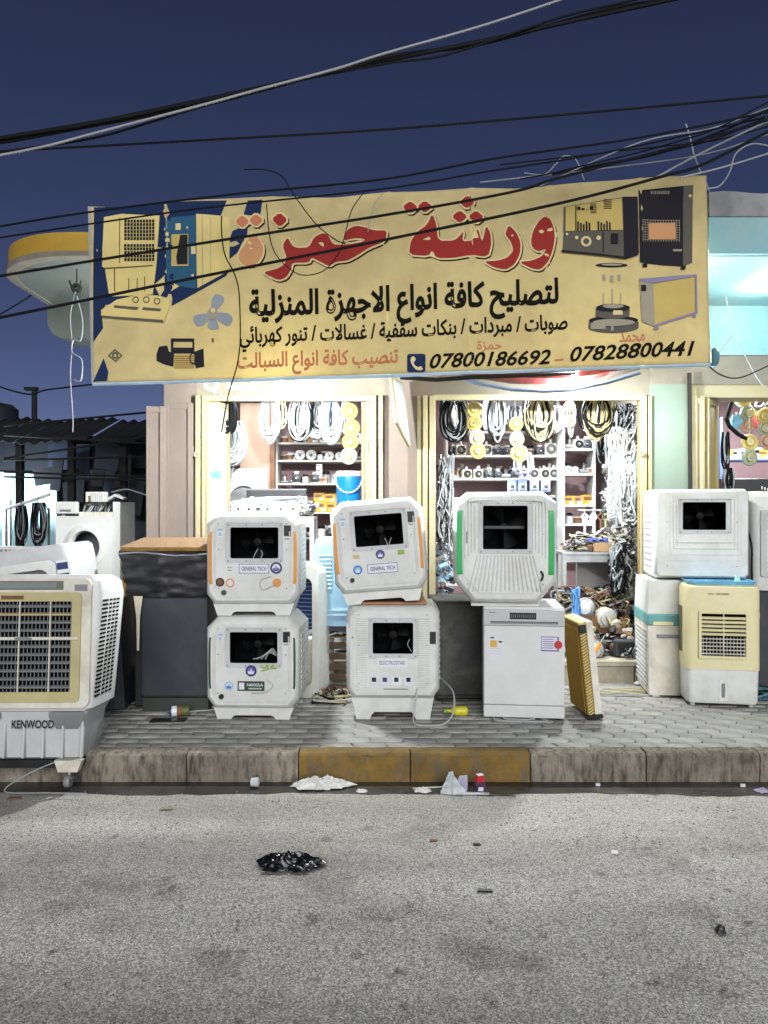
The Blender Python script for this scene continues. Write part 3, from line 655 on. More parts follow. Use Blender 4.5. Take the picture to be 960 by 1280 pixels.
def bold_text(name, s, x0, x1, b0, b1, h, mat, off, lay=2):
    """print with every outline thickened; the open letter ain is filled contour by contour"""
    vs, fs = text_tris(s); ol = outlines(s)
    ax, bx_ = min(v[0] for v in vs) - off, max(v[0] for v in vs) + off; ay, by_ = min(v[1] for v in vs) - off, max(v[1] for v in vs) + off
    def mp(x, y, l):
        u, v = (x - ax) / (bx_ - ax), (y - ay) / (by_ - ay); return bp_(x0 + (x1 - x0) * u, (b0 * (1 - u) + b1 * u) - h * v, l)
    g = G(); q = [g.v(mp(x, y, lay)) for x, y in vs]
    for f in fs: g.face([q[i] for i in f])
    AIN = chr(0xFEC9); rngs = []
    ext = lambda t_: max(v[0] for v in text_tris(t_)[0])
    for i, ch in enumerate(s):
        if ch == AIN: a = ext(s[:i] + 'l') - ext('l'); rngs.append((a - .02, a + .60))
    for k, p in enumerate(ol):
        n_ = len(p)
        l = lay - .25 - .05 * (k % 4); hole = any(q_ is not p and pip(p[0], q_) and pip(p[n_ // 2], q_) for q_ in ol); rr0 = min(max(c[0] for c in p) - min(c[0] for c in p), max(c[1] for c in p) - min(c[1] for c in p)); o_, i_ = (offs(p, -min(off * .8, rr0 * .22)), offs(p, off * .35)) if hole else (offs(p, off), offs(p, -off * .35))
        A = [g.v(mp(*c, l)) for c in o_]; B = [g.v(mp(*c, l)) for c in i_]
        for j in range(n_): g.face([A[j], A[(j + 1) % n_], B[(j + 1) % n_], B[j]])
        mx_, mn_ = max(c[0] for c in p), min(c[0] for c in p)
        if any(r[0] <= mn_ and mx_ <= r[1] for r in rngs):
            t = G(); t.plate(p, (), 0, None); m_ = {v: g.b.verts.new(mp(v.co.x, v.co.z, lay + .1 + .05 * (k % 3))) for v in t.b.verts}
            for f in t.b.faces: g.face([m_[v] for v in f.verts])
            t.b.free()
    return obj(name, g, INK[mat], ban, recalc=False)
def btext(name, s, x0, x1, b0, b1, h, mat, off=.02, shear=0, lay=2):
    """a line of print from x0 to x1, lower edge b0..b1, h pixels high"""
    g = G(); text_mesh(g, s, lambda u, v: bp_(x0 + (x1 - x0) * u, (b0 * (1 - u) + b1 * u) - h * v, lay), off, shear)
    return obj(name, g, INK[mat], ban, recalc=False)
bold_text('printed_line', arabic('لتصليح كافة انواع الاجهزة المنزلية'), 312, 698, 413, 396, 50, 'black', .034)
bold_text('printed_line', arabic('صوبات / مبردات / بنكات سقفية / غسالات / تنور كهربائي'), 300, 709, 441, 423, 32, 'black', .026)
bold_text('printed_line', arabic('تنصيب كافة انواع السبالت'), 297, 498, 471, 463, 30, 'faded', .026)
btext('printed_name', arabic('حمزة'), 596, 627, 441, 440, 14, 'faded', .01)
btext('printed_name', arabic('محمد'), 773, 804, 429, 428, 12, 'faded', .01)
btext('printed_phone_number', '07800186692', 537, 688, 461, 456, 19, 'black', .022, .28)
btext('printed_phone_number', '07828800441', 712, 868, 453, 445, 19, 'black', .022, .28)
btext('printed_dash', '-', 693, 704, 452, 451, 2.5, 'faded')
ink(rect(509, 532, 442, 465, 3), 'navy', 2, name='printed_phone_icon')
ink(chaik([(514, 446), (518, 445), (520, 450), (517, 452), (518, 456), (523, 459), (526, 457), (529, 461), (526, 463), (520, 462), (515, 456), (513, 450)]), 'cream', 3, name='printed_phone_icon')
# ropes that hold the banner to the canopy
for a, b_ in (((113, 260), (150, 318)), ((880, 222), (905, 300)), ((498, 240), (505, 330)), ((117, 478), (160, 420)), ((886, 456), (915, 420))):
    g = G(); g.tube([bp_(*a), P(b_[0], b_[1], 5.9) - BO], .004, 4); obj('tie_rope', g, wcable, ban)

# old torn banner strip behind, hanging below
ob = thing('torn_banner', 'torn red and blue strip of an older banner sagging under the big yellow banner', 'banner', P(690, 475, 6.6)); oB = P(690, 475, 6.6)
def strip(xs, top, bot, dy=0):
    g = G(); vs = []
    for x, a, b_ in zip(xs, top, bot): vs.append([P(x, a, 6.6 + dy) - oB, P(x, (a + b_) / 2, 6.6 + dy - .03) - oB, P(x, b_, 6.6 + dy + .02) - oB])
    rows = [[g.v(p) for p in r] for r in vs]
    for a, b_ in zip(rows, rows[1:]):
        for i in range(2): g.face([a[i], b_[i], b_[i + 1], a[i + 1]])
    return g
obj('cloth', strip((560, 600, 640, 680, 720, 760, 800), (466, 464, 463, 462, 460, 458, 456), (468, 474, 480, 481, 480, 473, 462)), M('old_banner_pale', '5f564e', .6, var=.3, scale=6), ob)
obj('red_print', strip((585, 620, 655, 700, 740, 770), (466, 466, 466, 466, 464, 462), (470, 476, 480, 482, 476, 464)), M('old_banner_red', '7a2f2a', .6, var=.4, scale=9), ob).location = (0, -.035, 0)
g = G(); g.tube([P(x, y, 6.55) - oB for x, y in ((570, 470), (600, 480), (640, 487), (680, 489), (715, 487), (760, 478), (800, 466))], .016, 6); obj('blue_hem', g, M('old_hem', '52637e', .5, var=.2), ob)
g = G()
for k in range(3): g.tube([P(x, y + k * 1.7, 6.5 - k * .04) - oB for x, y in ((500, 470), (545, 473), (590, 470), (640, 468), (720, 464))], .007, 5)
obj('loose_wire', g, bcable, ob)
# small sign board hanging edge-on over the middle pillar
sb = thing('hanging_sign', 'small white sign board hanging edge-on over the middle pillar', 'sign', P(487, 475, 6.6))
o_ = P(487, 475, 6.6)
g = G(); q = [P(487, 473, 6.55), P(500, 480, 7.1), P(509, 557, 7.1), P(493, 527, 6.55)]
g.loft([[p - o_ for p in q], [p - o_ + Vector((.025, 0, 0)) for p in q]]); obj('panel', g, M('sign_white', 'c3cdd0', .5, var=.08), sb)
g = G(); g.tube([p - o_ + Vector((.012, 0, 0)) for p in q], .018, 6, True); obj('frame', g, frameY, sb)
g = G(); g.cyl(q[0] - o_, P(487, 400, 6.55) - o_, .006, n=6); obj('rod', g, steel, sb)

# ------------------------------------------------------------------ air coolers and other machines on the pavement
def disc(g, x, z, r, y0, y1, n=18): g.lathe([(r, y0), (r, y1)], (x, 0, z), 'y', n)
fanm = M('fan_in_shade', '0d0e10', .6, var=.15, spec=.15)  # fan darkened to near black, the opening's shade painted into its colour
def badge(parent, x, z, r, y, rim, mid, sub=None):
    g = G(); disc(g, x, z, r, y, y - .003); o = obj('round_sticker', g, rim, parent)
    g = G(); disc(g, x, z, r * .68, y - .003, y - .005); obj('sticker_face', g, mid, o)
    if sub:
        g = G(); g.plate([(x - r * .6, z - r * .05), (x + r * .6, z - r * .05), (x + r * .45, z - r * .55), (x - r * .45, z - r * .55)], (), y - .005, y - .006); obj('sticker_band', g, sub, o)
        g = G(); g.plate([(x - r * .25, z), (x, z + r * .4), (x + r * .25, z), (x + r * .1, z), (x, z + r * .2), (x - r * .1, z)], (), y - .0055, y - .0065); obj('sticker_mark', g, sub, o)
    return o
def cooler(label, loc, rot, W, H, D, ct, cb, bh, bw, win, mat=white, strip=None, ribs='v', pan=.86, name='air_cooler', group=None, arch=.03, window='box'):
    """cabinet cooler: chamfered body, inset front panel with a window, base with feet. Origin at the base centre, front to -y"""
    t = thing(name, label, 'air cooler', loc, rot, group)
    h, z0 = W / 2, bh
    def octo(s=1, e=0):
        r = [(-h + cb[0], z0), (h - cb[0], z0), (h, z0 + cb[1]), (h, H - ct[1]), (h - ct[0], H), (-h + ct[0], H), (-h, H - ct[1]), (-h, z0 + cb[1])]
        cz = (z0 + H) / 2
        return [(x * s, cz + (z - cz) * s) for x, z in r]
    wz = rect(*win, .012)
    rings = [[(x, y, z) for x, z in octo(s)] for y, s in ((-D / 2, .90), (-D / 2 + .018, .955), (-D / 2 + .05, .99), (-D / 2 + .1, 1), (D / 2 - .06, 1), (D / 2 - .02, .97), (D / 2, .93))]
    g = G(); g.loft(rings, (False, True)); g.plate(octo(.90), [wz], -D / 2, -D / 2 + .008); obj('body', g, mat, t)
    # recess behind the window
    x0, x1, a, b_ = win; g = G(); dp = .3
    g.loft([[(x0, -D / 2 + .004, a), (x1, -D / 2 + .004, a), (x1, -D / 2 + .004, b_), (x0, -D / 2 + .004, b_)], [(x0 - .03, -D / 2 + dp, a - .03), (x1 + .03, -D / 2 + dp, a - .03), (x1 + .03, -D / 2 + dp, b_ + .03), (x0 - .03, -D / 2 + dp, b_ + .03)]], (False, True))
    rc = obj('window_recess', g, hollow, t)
    fcx, fcz, fy = (x0 + x1) / 2, (a + b_) / 2, -D / 2 + .2
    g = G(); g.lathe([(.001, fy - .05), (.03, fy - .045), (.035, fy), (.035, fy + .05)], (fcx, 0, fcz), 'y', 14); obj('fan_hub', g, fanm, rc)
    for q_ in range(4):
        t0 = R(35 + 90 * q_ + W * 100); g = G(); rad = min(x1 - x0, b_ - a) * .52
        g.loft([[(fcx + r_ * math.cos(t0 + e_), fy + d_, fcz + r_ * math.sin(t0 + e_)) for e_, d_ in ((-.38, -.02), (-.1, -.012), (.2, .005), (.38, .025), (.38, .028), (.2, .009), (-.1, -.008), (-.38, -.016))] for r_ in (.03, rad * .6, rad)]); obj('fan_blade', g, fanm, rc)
    g = G(); g.bb(x0 + .01, x1 - .01, -D / 2 + .12, -D / 2 + .16, (a + b_) / 2 - .015, (a + b_) / 2 + .012, .004); (obj('inner_bar', g, dgrey, rc) if ribs == 'radial' else g.b.free())
    # raised front panel with its own bezel
    y = -D / 2
    g = G(); po = octo(pan); g.plate(po, [rect(x0 - .035, x1 + .035, a - .035, b_ + .035, .015)], y - .008, y - .0005); pn = obj('front_panel', g, mat, t)
    g = G(); g.plate(rect(x0 - .032, x1 + .032, a - .032, b_ + .032, .012), [wz], y - .004, y - .0008); obj('bezel', g, lgrey, t)
    g = G()
    for sx in (x0 - .016, (x0 * 2 + x1) / 3, (x0 + 2 * x1) / 3, x1 + .016):
        for sz in (a - .018, b_ + .018): g.lathe([(.0055, y - .008), (.004, y - .004)], (sx, 0, sz), 'y', 8)
    for sx in (-h * .72, h * .72):
        for sz in (z0 + .1 + cb[1] * .3, (a + b_) / 2 - .05, H - ct[1] * .8 - .02): g.lathe([(.005, y - .011), (.005, y - .007)], (sx, 0, sz), 'y', 8)
    obj('screws', g, mgrey, t)
    if ribs == 'v':
        g = G()
        for k in range(2):
            for s in (-1, 1): g.box((s * (h * .815 - k * .012), y - .010, (z0 + cb[1] + H - ct[1]) / 2), (.007, .008, (H - z0) * .60), None, .002)
        obj('ribbing', g, mat, t)
    elif ribs == 'h':
        g = G(); n_ = 34
        for k in range(n_):
            z = z0 + .08 + (H - z0 - .17) * k / (n_ - 1)
            for s in (-1, 1): g.box((s * h * .66, y - .010, z), (.085, .008, .007), None, .002)
        obj('ribbing', g, mat, t)
    elif ribs == 'radial':
        g = G(); cx_, cz_ = (x0 + x1) / 2, (a + b_) / 2
        for k in range(17):
            u = -1 + 2 * k / 16
            for zi, zo in ((b_ + .045, H - .075), (a - .045, z0 + .1)):
                p0, p1 = (cx_ + u * (x1 - x0) * .62, y - .011, zi), (cx_ + u * h * .70, y - .011, zo)
                g.cyl(p0, p1, .006, n=5)
        for k in range(4):
            for s in (-1, 1): g.box(((cx_ + s * ((x1 - x0) / 2 + .06 + k * .024)), y - .011, cz_), (.009, .008, (b_ - a) * (1.0 + k * .14)), None, .002)
        obj('ribbing', g, mat, t)
    elif ribs == 'step':
        g = G(); cx_, cz_ = (x0 + x1) / 2, (a + b_) / 2
        for k in range(5):
            e = .05 + k * .024; ex = e * 1.0
            g.plate(rect(x0 - ex, x1 + ex, a - e * 2.1, b_ + e * .7), [rect(x0 - ex + .008, x1 + ex - .008, a - e * 2.1 + .008, b_ + e * .7 - .008)], y - .0165 + k * .0015, y - .006)
        obj('ribbing', g, mat, t)
    if strip:
        sm_, sx, s0, s1, sw = strip
        for s in (-1, 1):
            g = G(); pts = [(s * (sx - .004), y + .012, s0), (s * sx, y + .006, s0 + .04), (s * (sx + .002), y + .004, (s0 + s1) / 2), (s * sx, y + .006, s1 - .04), (s * (sx - .004), y + .012, s1)]
            pts = bez(pts, 4)
            g.loft([[(p.x - sw / 2, p.y, p.z), (p.x + sw / 2, p.y, p.z), (p.x + sw / 2, p.y - .012, p.z), (p.x - sw / 2, p.y - .012, p.z)] for p in pts]); obj('side_strip', g, sm_, t)
    # base with arched front and two feet
    if bh > .02:
        for yy in (-1, 1):
            g = G(); o_ = [(-bw, 0), (-bw * .62, 0), (-bw * .58, arch * .6), (-bw * .5, arch), (bw * .5, arch), (bw * .58, arch * .6), (bw * .62, 0), (bw, 0), (bw + .03, bh + .005), (-bw - .03, bh + .005)]
            g.plate(o_, (), yy * (D / 2 - .05), yy * (D / 2 - .075)); obj('base_skirt', g, mat, t)
        g = G()
        for s in (-1, 1): g.loft([[(s * bw, -D / 2 + .075, 0), (s * bw, D / 2 - .075, 0), (s * (bw + .03), D / 2 - .075, bh), (s * (bw + .03), -D / 2 + .075, bh)], [(s * (bw - .02), -D / 2 + .075, 0), (s * (bw - .02), D / 2 - .075, 0), (s * (bw + .01), D / 2 - .075, bh), (s * (bw + .01), -D / 2 + .075, bh)]])
        g.bb(-bw - .02, bw + .02, -D / 2 + .08, D / 2 - .08, bh - .02, bh + .004); obj('base_side', g, mat, t)
        for s in (-1, 1):
            for yy in (-1, 1):
                g = G(); g.bb(s * bw * .66, s * bw * .97, yy * (D / 2 - .115), yy * (D / 2 - .055), 0.0005, .02, .004); obj('foot', g, mat, t)
    # side intake grilles
    for s in (-1, 1):
        g = G(); zc0, zc1 = z0 + cb[1] + .05, H - ct[1] - .05
        g.bb(s * (h - .01), s * (h + .0005), -D * .30, D * .34, zc0, zc1); sg = obj('side_grille', g, lgrey, t)
        g = G()
        for k in range(11): g.box((s * (h + .001), .01, zc0 + (zc1 - zc0) * (k + .5) / 11), (.008, D * .64, .026), None, .002)
        obj('slats', g, mat, sg)
    return t, -D / 2 - .008, pn
def plaque(parent, x, z, wd, ht, y, m, txt=None, tm=None, border=None):
    g = G(); g.box((x, y - .001, z), (wd, .002, ht)); o = obj('label_plate', g, m, parent)
    if border:
        g = G(); g.plate(rect(x - wd / 2, x + wd / 2, z - ht / 2, z + ht / 2), [rect(x - wd / 2 + .004, x + wd / 2 - .004, z - ht / 2 + .004, z + ht / 2 - .004)], y - .003, y - .002); obj('label_border', g, border, o)
    if txt: flat_text('label_text', txt, x, z, wd * .82, ht * .42, y - .0035, tm, o, .012)
    return o
def slab_(parent, name, x, z, wd, ht, y, m, d=.004):
    g = G(); g.box((x, y - d / 2, z), (wd, d, ht), None, min(.0015, d / 3)); return obj(name, g, m, parent)
def cord(parent, pts, r=.004, m=wcable, name='cord', n=5):
    g = G(); g.tube(bez(pts, 7), r, n); return obj(name, g, m, parent)
def energy(parent, x, z, y, s=1):
    o = slab_(parent, 'energy_label', x, z, .03 * s, .05 * s, y, sticker, .002)
    slab_(o, 'label_top', x, z + .018 * s, .028 * s, .012 * s, y - .002, pblue, .001); slab_(o, 'label_block', x, z - .008 * s, .016 * s, .018 * s, y - .002, pblue, .001)

Yc = 5.98          # centre of the stacks, fronts at about 5.68
# --- stack A: two octagonal coolers
KA = dict(W=.70, H=.775, D=.58, ct=(.085, .085), cb=(.055, .075), bh=.085, bw=.27, win=(-.165, .19, .43, .66), pan=.84)
xa = PX(315, 5.69)
ta, y, pn = cooler('lower white cooler of the left stack, with dark green badge and strips', (xa + .01, Yc, PAV), (0, 0, R(-2)), strip=(dgreen, .315, .24, .62, .014), group='white air coolers', **KA)
slab_(ta, 'switch', .258, .625, .052, .08, y, black); slab_(ta, 'switch_marks', .258, .57, .04, .008, y, mgrey, .001); energy(ta, -.235, .62, y, 1.2)
badge(ta, -.005, .375, .042, y, navy, violet, sticker)
g = G()
for k, a in enumerate((20, 60, 110, 150, 195)): g.plate([(.13, .385), (.13 + .05 * math.cos(R(a + 14)), .385 + .03 * math.sin(R(a + 14))), (.13 + .07 * math.cos(R(a)), .385 + .045 * math.sin(R(a))), (.13 + .05 * math.cos(R(a - 14)), .385 + .03 * math.sin(R(a - 14)))], (), y - .001 - k * .0004, y - .0014 - k * .0004)
obj('leaf_print', g, leafg, ta)
badge(ta, -.17, .262, .033, y, pblue, sticker, blue)
pl = plaque(ta, -.005, .262, .2, .072, y, dgreen); flat_text('label_text', 'NAKOLA', .025, .272, .12, .022, y - .0035, sticker, pl, .02); slab_(pl, 'small_print', .025, .244, .1, .01, y - .002, lgrey, .001); slab_(pl, 'emblem', -.075, .262, .04, .05, y - .003, sticker, .001)
g = G(); disc(g, -.225, .185, .018, y, y - .02); obj('drain_plug', g, black, ta)
for k in range(4): cord(ta, [(.0 + .03 * k, y + .06, .45), (.06 + .02 * k, y + .03, .47 + .012 * k), (.12 + .01 * k, y + .05, .50 + .01 * k), (.17, y + .1, .47)], .005, wcable, 'loose_wire')
cord(ta, [(.12, y - .012, .31), (.16, y - .014, .27), (.10, y - .014, .22), (.0, y - .014, .215)], .003, lgrey, 'scratch_wire')
tb, y, pn = cooler('upper white cooler of the left stack, with orange strips and orange round stickers', (xa, Yc, PAV + .776), (0, 0, R(1)), strip=(orange, .312, .24, .63, .022), group='white air coolers', **KA)
slab_(tb, 'switch', .258, .635, .052, .08, y, black); slab_(tb, 'switch_marks', .258, .575, .04, .008, y, mgrey, .001); energy(tb, -.24, .62, y, 1.3)
plaque(tb, .01, .355, .22, .07, y, sticker, 'GENERAL TECH', navy, violet)
badge(tb, .175, .36, .044, y, navy, sticker, violet)
for x, z, m1, m2 in ((-.24, .255, black, rust), (-.165, .25, orange, sticker), (.18, .25, orange, orange)): badge(tb, x, z, .033, y, m1, m2)
g = G(); disc(g, -.21, .18, .018, y, y - .02); obj('drain_plug', g, dgreen, tb)
for k in range(2): slab_(tb, 'level_mark', -.17, .365 - k * .022, .032, .007, y, leafg, .001)
cord(tb, [(-.0, y + .02, .425), (.02, y + .015, .47), (.035, y + .03, .50)], .003, wcable, 'loose_wire'); cord(tb, [(.055, y + .02, .425), (.07, y + .02, .46), (.06, y + .03, .49)], .003, wcable, 'loose_wire')
cord(tb, [(.2, y - .012, .26), (.08, y - .012, .2), (.06, y - .012, .27), (.14, y - .012, .3)], .003, lgrey, 'scratch_wire')

# --- stack B
xb = PX(492, 5.69)
tc_, y, pn = cooler('lower white air cooler with fine horizontal ribbing and trailing white cord, under the tilted cooler', (xb + .0, Yc, PAV), (0, 0, R(-1)), W=.70, H=.85, D=.58, ct=(.045, .05), cb=(.045, .07), bh=.16, bw=.275, win=(-.15, .15, .50, .73), ribs='h', pan=.84, arch=.055, group='white air coolers')
slab_(tc_, 'switch', .295, .62, .045, .09, y - .0, black)
pl = plaque(tc_, -.005, .435, .23, .07, y - .002, sticker, 'ELECTROSTAR', mgrey)
for k, x in enumerate((-.14, -.06, .025, .115)):
    q_ = slab_(tc_, 'info_sticker', x, .30 - (.012 if k == 0 else 0), .06 if k == 0 else .075, .085 if k == 0 else .065, y - .002, sticker, .002)
    slab_(q_, 'pictogram', x, .31, .032, .032, y - .004, black if k != 1 else navy, .001)
slab_(tc_, 'print_row', .02, .24, .18, .008, y - .002, mgrey, .001)
for k in range(3): slab_(tc_, 'scuff', -.3 + k * .012, .62 - k * .02, .012, .014, y + .004, mgrey, .002)
cord(tc_, [(.36, 0.1, .25), (.45, -.2, .20), (.44, -.33, .07), (.36, -.40, .008), (.2, -.42, .006), (.15, -.38, .02), (.16, -.32, .10), (.18, -.305, .25)], .006, wcable)
cord(tc_, [(.14, y + .03, .51), (.11, y + .05, .56), (.125, y + .06, .6)], .0025, wcable, 'loose_wire')
td, y, pn = cooler('tilted upper white air cooler with orange strips, leaning left over the ribbed cooler', (xb - .065, Yc + .0, PAV + .872), (0, R(-4.5), R(-3)), strip=(orange, .315, .24, .62, .022), group='white air coolers', **KA)
slab_(td, 'switch', .258, .625, .05, .08, y, black); slab_(td, 'switch_marks', .258, .57, .04, .008, y, mgrey, .001); energy(td, -.25, .62, y, 1.4)
badge(td, .01, .365, .034, y, navy, violet, sticker); badge(td, -.165, .262, .034, y, blue, pblue, sticker)
plaque(td, .02, .262, .225, .07, y, sticker, 'GENERAL TECH', navy, violet)
g = G(); disc(g, -.21, .19, .016, y, y - .02); obj('drain_plug', g, black, td)
slab_(td, 'yellow_print', -.17, .36, .05, .03, y, lyellow, .001); slab_(td, 'green_print', .165, .37, .05, .035, y, leafg, .001)
cord(td, [(.07, y + .02, .43), (.06, y + .03, .46), (.05, y + .05, .48)], .003, wcable, 'loose_wire'); cord(td, [(.08, y + .02, .43), (.09, y + .03, .46), (.10, y + .05, .48)], .003, wcable, 'loose_wire')
g = G(); g.box((0, 0, 0), (.5, .4, .02), None, .004)
tag(obj('wooden_shim', g, woodm, loc=(xb, Yc, PAV + .862)), 'thin board wedged between the two coolers of the middle stack', 'board')

# --- dishwasher with cooler C on top
xd = PX(657, 5.72)
dw = thing('dishwasher', 'white dishwasher with dark control display and energy label under the green striped cooler', 'dishwasher', (xd + .02, 6.02, PAV), (0, 0, R(-6)))
g = G(); g.bb(-.3, .3, -.27, .3, .015, .84, .008); obj('cabinet', g, enamel, dw)
g = G(); g.bb(-.298, .298, -.30, -.272, .11, .70, .006); door_ = obj('door', g, enamel, dw)
g = G(); g.bb(-.298, .298, -.295, -.272, .015, .105, .004); obj('kick_plate', g, enamel, dw)
g = G(); g.plate(rect(-.298, .298, .705, .82, .006), [rect(-.25, .25, .715, .735, .003)], -.302, -.272); obj('control_panel', g, lgrey, dw)
g = G(); g.bb(-.25, .25, -.285, -.275, .712, .738); obj('handle_recess', g, mgrey, dw)
g = G(); g.bb(-.105, .09, -.305, -.301, .75, .80, .001); ds = obj('display', g, black, dw)
g = G()
for k in range(12): g.box((-.095 + k * .0155, -.306, .775), (.004, .002, .022))
obj('display_marks', g, mgrey, ds)
slab_(dw, 'brand_print', -.235, .80, .05, .007, -.302, mgrey, .001)
el = slab_(dw, 'energy_label', -.215, .53, .10, .19, -.30, sticker, .002); slab_(el, 'class_block', -.225, .565, .05, .05, -.302, M('amber', 'c79a3d', .5, var=.2), .001); slab_(el, 'label_head', -.235, .61, .03, .01, -.302, black, .001); slab_(el, 'label_mark', -.175, .58, .025, .012, -.302, black, .001)
for k in range(3): slab_(el, 'label_line', -.215, .53 - k * .02, .08, .003, -.302, lgrey, .001)
ws = slab_(dw, 'warranty_sticker', .19, .57, .13, .11, -.30, violet, .002); slab_(ws, 'sticker_face', .186, .572, .115, .095, -.302, sticker, .001)
for k in range(5): slab_(ws, 'sticker_line', .175, .605 - k * .016, .08, .005, -.303, violet, .001)
badge(ws, .25, .565, .03, -.304, red, red, None)
for s in (-1, 1):
    for yy in (-.22, .24): g = G(); g.cyl((s * .25, yy, .0005), (s * .25, yy, .03), .02, n=10); obj('foot', g, black, dw)
cord(dw, [(-.2, -.2, .006), (-.22, -.33, .006), (-.1, -.36, .006), (.1, -.36, .006), (.17, -.33, .006), (.12, -.25, .006)], .006, wcable); cord(dw, [(-.1, -.2, .012), (-.15, -.31, .012), (0, -.335, .012), (.08, -.3, .012)], .006, wcable)
te, y, pn = cooler('tall white air cooler with bright green side strips on top of the dishwasher', (PX(636, 5.72), 6.02, PAV + .842), (0, 0, R(-5)), W=.77, H=.86, D=.6, ct=(.10, .075), cb=(.14, .17), bh=.02, bw=.23, win=(-.165, .165, .43, .755), ribs='radial', strip=(green, .338, .24, .72, .042), pan=.80, group='white air coolers')
g = G(); g.bb(-.25, .25, -.24, .24, .0, .021); obj('base_pan', g, white, te)
cord(te, [(.26, y - .005, .27), (.275, y - .02, .24), (.262, y - .02, .2)], .008, black, 'switch_lever')
slab_(te, 'scuff', -.29, .52, .02, .09, y + .002, lgrey, .002)

# --- dark appliance behind the dishwasher's left
db = thing('dark_fridge', 'worn dark grey cabinet standing behind the left side of the dishwasher', 'cabinet', (PX(589, 6.2), 6.55, PAV), (0, 0, R(3)))
g = G(); g.bb(-.30, .22, -.28, .28, .02, .82, .012); obj('cabinet', g, M('worn_black', '1c1d1c', .6, var=.4, scale=9, dirt=.6, dirtcol='4a4945', dscale=5), db)
g = G(); g.bb(-.29, .21, -.30, -.282, .06, .80, .006); obj('door', g, M('worn_black2', '242624', .55, var=.4, scale=11, dirt=.6, dirtcol='55554f', dscale=6), db)
g = G(); g.bb(.19, .215, -.32, -.30, .1, .78, .004); obj('edge_trim', g, mgrey, db)
for x in (-.25, .17): g = G(); g.bb(x - .02, x + .02, -.25, -.2, .0, .03); obj('foot', g, black, db)

# --- honeycomb pad panel leaning beside the dishwasher
pp = thing('cooling_pad_panel', 'cooling pad in a white frame leaning edge-on beside the dishwasher', 'cooling pad', (PX(741, 5.74), 5.95, PAV + .012), (R(6), 0, R(-87)))
padm = M('pad_paper', '8a6a2d', .9, var=.3, scale=20)
g = G(); g.plate(rect(-.23, .23, .0, .72), [rect(-.2, .2, .03, .69)], .005, .055); obj('frame', g, white2, pp)
g = G(); g.bb(-.21, .215, -.05, .02, .02, .70); obj('pad', g, padm, pp)
for k in range(30): g = G(); g.box((.222, -.022, .035 + k * .022), (.014, .05, .009), Matrix.Rotation(R(28), 4, 'X')); obj('pad_flute', g, lyellow, pp)
g = G()
for k in range(24): g.tube([(-.2 + .0165 * k + .006 * (j % 2), -.052, .03 + j * .032) for j in range(21)], .0035, 3)
obj('pad_corrugation', g, M('pad_light', 'b08f45', .9), pp)
g = G(); g.bb(-.21, .228, -.052, .0, .702, .722, .004); obj('top_rail', g, lyellow, pp)
g = G(); g.bb(.19, .25, -.06, .06, .0, .03, .006); obj('foot', g, black, pp); g = G(); g.bb(.215, .235, -.05, -.0, .64, .70, .003); obj('tape', g, black, pp)

# --- right hand group: tall white cooler on a lower one
xr = PX(888, 6.35)
tl = thing('lower_cooler', 'white cooler base with teal band, carrying the big square cooler behind the yellow one', 'air cooler', (PX(876, 6.35), 6.68, PAV), (0, 0, R(-8)))
g = G(); g.loft([[(-.36, -.3, .02), (.36, -.3, .02), (.36, .3, .02), (-.36, .3, .02)], [(-.37, -.31, .6), (.37, -.31, .6), (.37, .31, .6), (-.37, .31, .6)]]); obj('tank', g, white2, tl)
g = G(); g.bb(-.375, .375, -.315, .315, .6, .70, .01); obj('teal_band', g, M('teal_band', '5f9a9c', .4, var=.15), tl)
g = G(); g.loft([[(-.37, -.31, .7), (.37, -.31, .7), (.37, .31, .7), (-.37, .31, .7)], [(-.36, -.3, .98), (.36, -.3, .98), (.36, .3, .98), (-.36, .3, .98)]]); obj('upper_shell', g, white, tl)
g = G()
for k in range(13): g.bb(-.376, -.364, -.24, .24, .08 + k * .038, .095 + k * .038)
obj('side_slats', g, lgrey, tl)
slab_(tl, 'info_label', -.25, .62, .16, .03, -.315, cream, .002)
g = G(); g.bb(-.3, -.1, -.325, -.31, .5, .53, .003); obj('gauge', g, mgrey, tl)
for x in (-.3, .3):
    for yy in (-.25, .25): g = G(); g.bb(x - .03, x + .03, yy - .03, yy + .03, 0.0005, .03); obj('foot', g, white2, tl)
tf, y, pn = cooler('big square white cooler with stepped ribbing on top of the right stack', (PX(886, 6.35), 6.66, PAV + .982), (0, 0, R(-10)), W=.76, H=.76, D=.6, ct=(.03, .03), cb=(.03, .03), bh=.012, bw=.3, win=(-.15, .19, .42, .65), ribs='step', pan=.93, group='white air coolers')
cord(tf, [(.41, 0, .5), (.44, -.1, .3), (.43, -.15, .1), (.45, -.1, -.2)], .009, bcable)

# --- yellow cooler with tank
yc = thing('yellow_cooler', 'cream yellow cooler with louvred grille and white tank before the right stack', 'air cooler', (PX(915, 6.02), 6.32, PAV), (0, 0, R(-10)))
hw, dd = .275, .24
def rr(x, d, z, r=.05): return [(a, b_, z) for a, b_ in rect(-x, x, -d, d, r, 4)]
g = G(); g.loft([rr(hw - .012, dd - .01, .03), rr(hw - .006, dd, .05), rr(hw, dd, .28), rr(hw, dd, .295)]); obj('tank', g, white, yc)
gx0, gx1, gz0, gz1 = -.165, .165, .41, .745
g = G(); g.loft([rr(hw + .006, dd + .004, .297), rr(hw + .006, dd + .004, .93), rr(hw + .002, dd, .955), rr(hw - .02, dd - .02, .968)], (True, True))
bm_ = obj('body', g, cream, yc)
g = G(); g.bb(gx0, gx1, -dd - .0055, -dd + .02, gz0, gz1); obj('grille_back', g, hollow, yc)
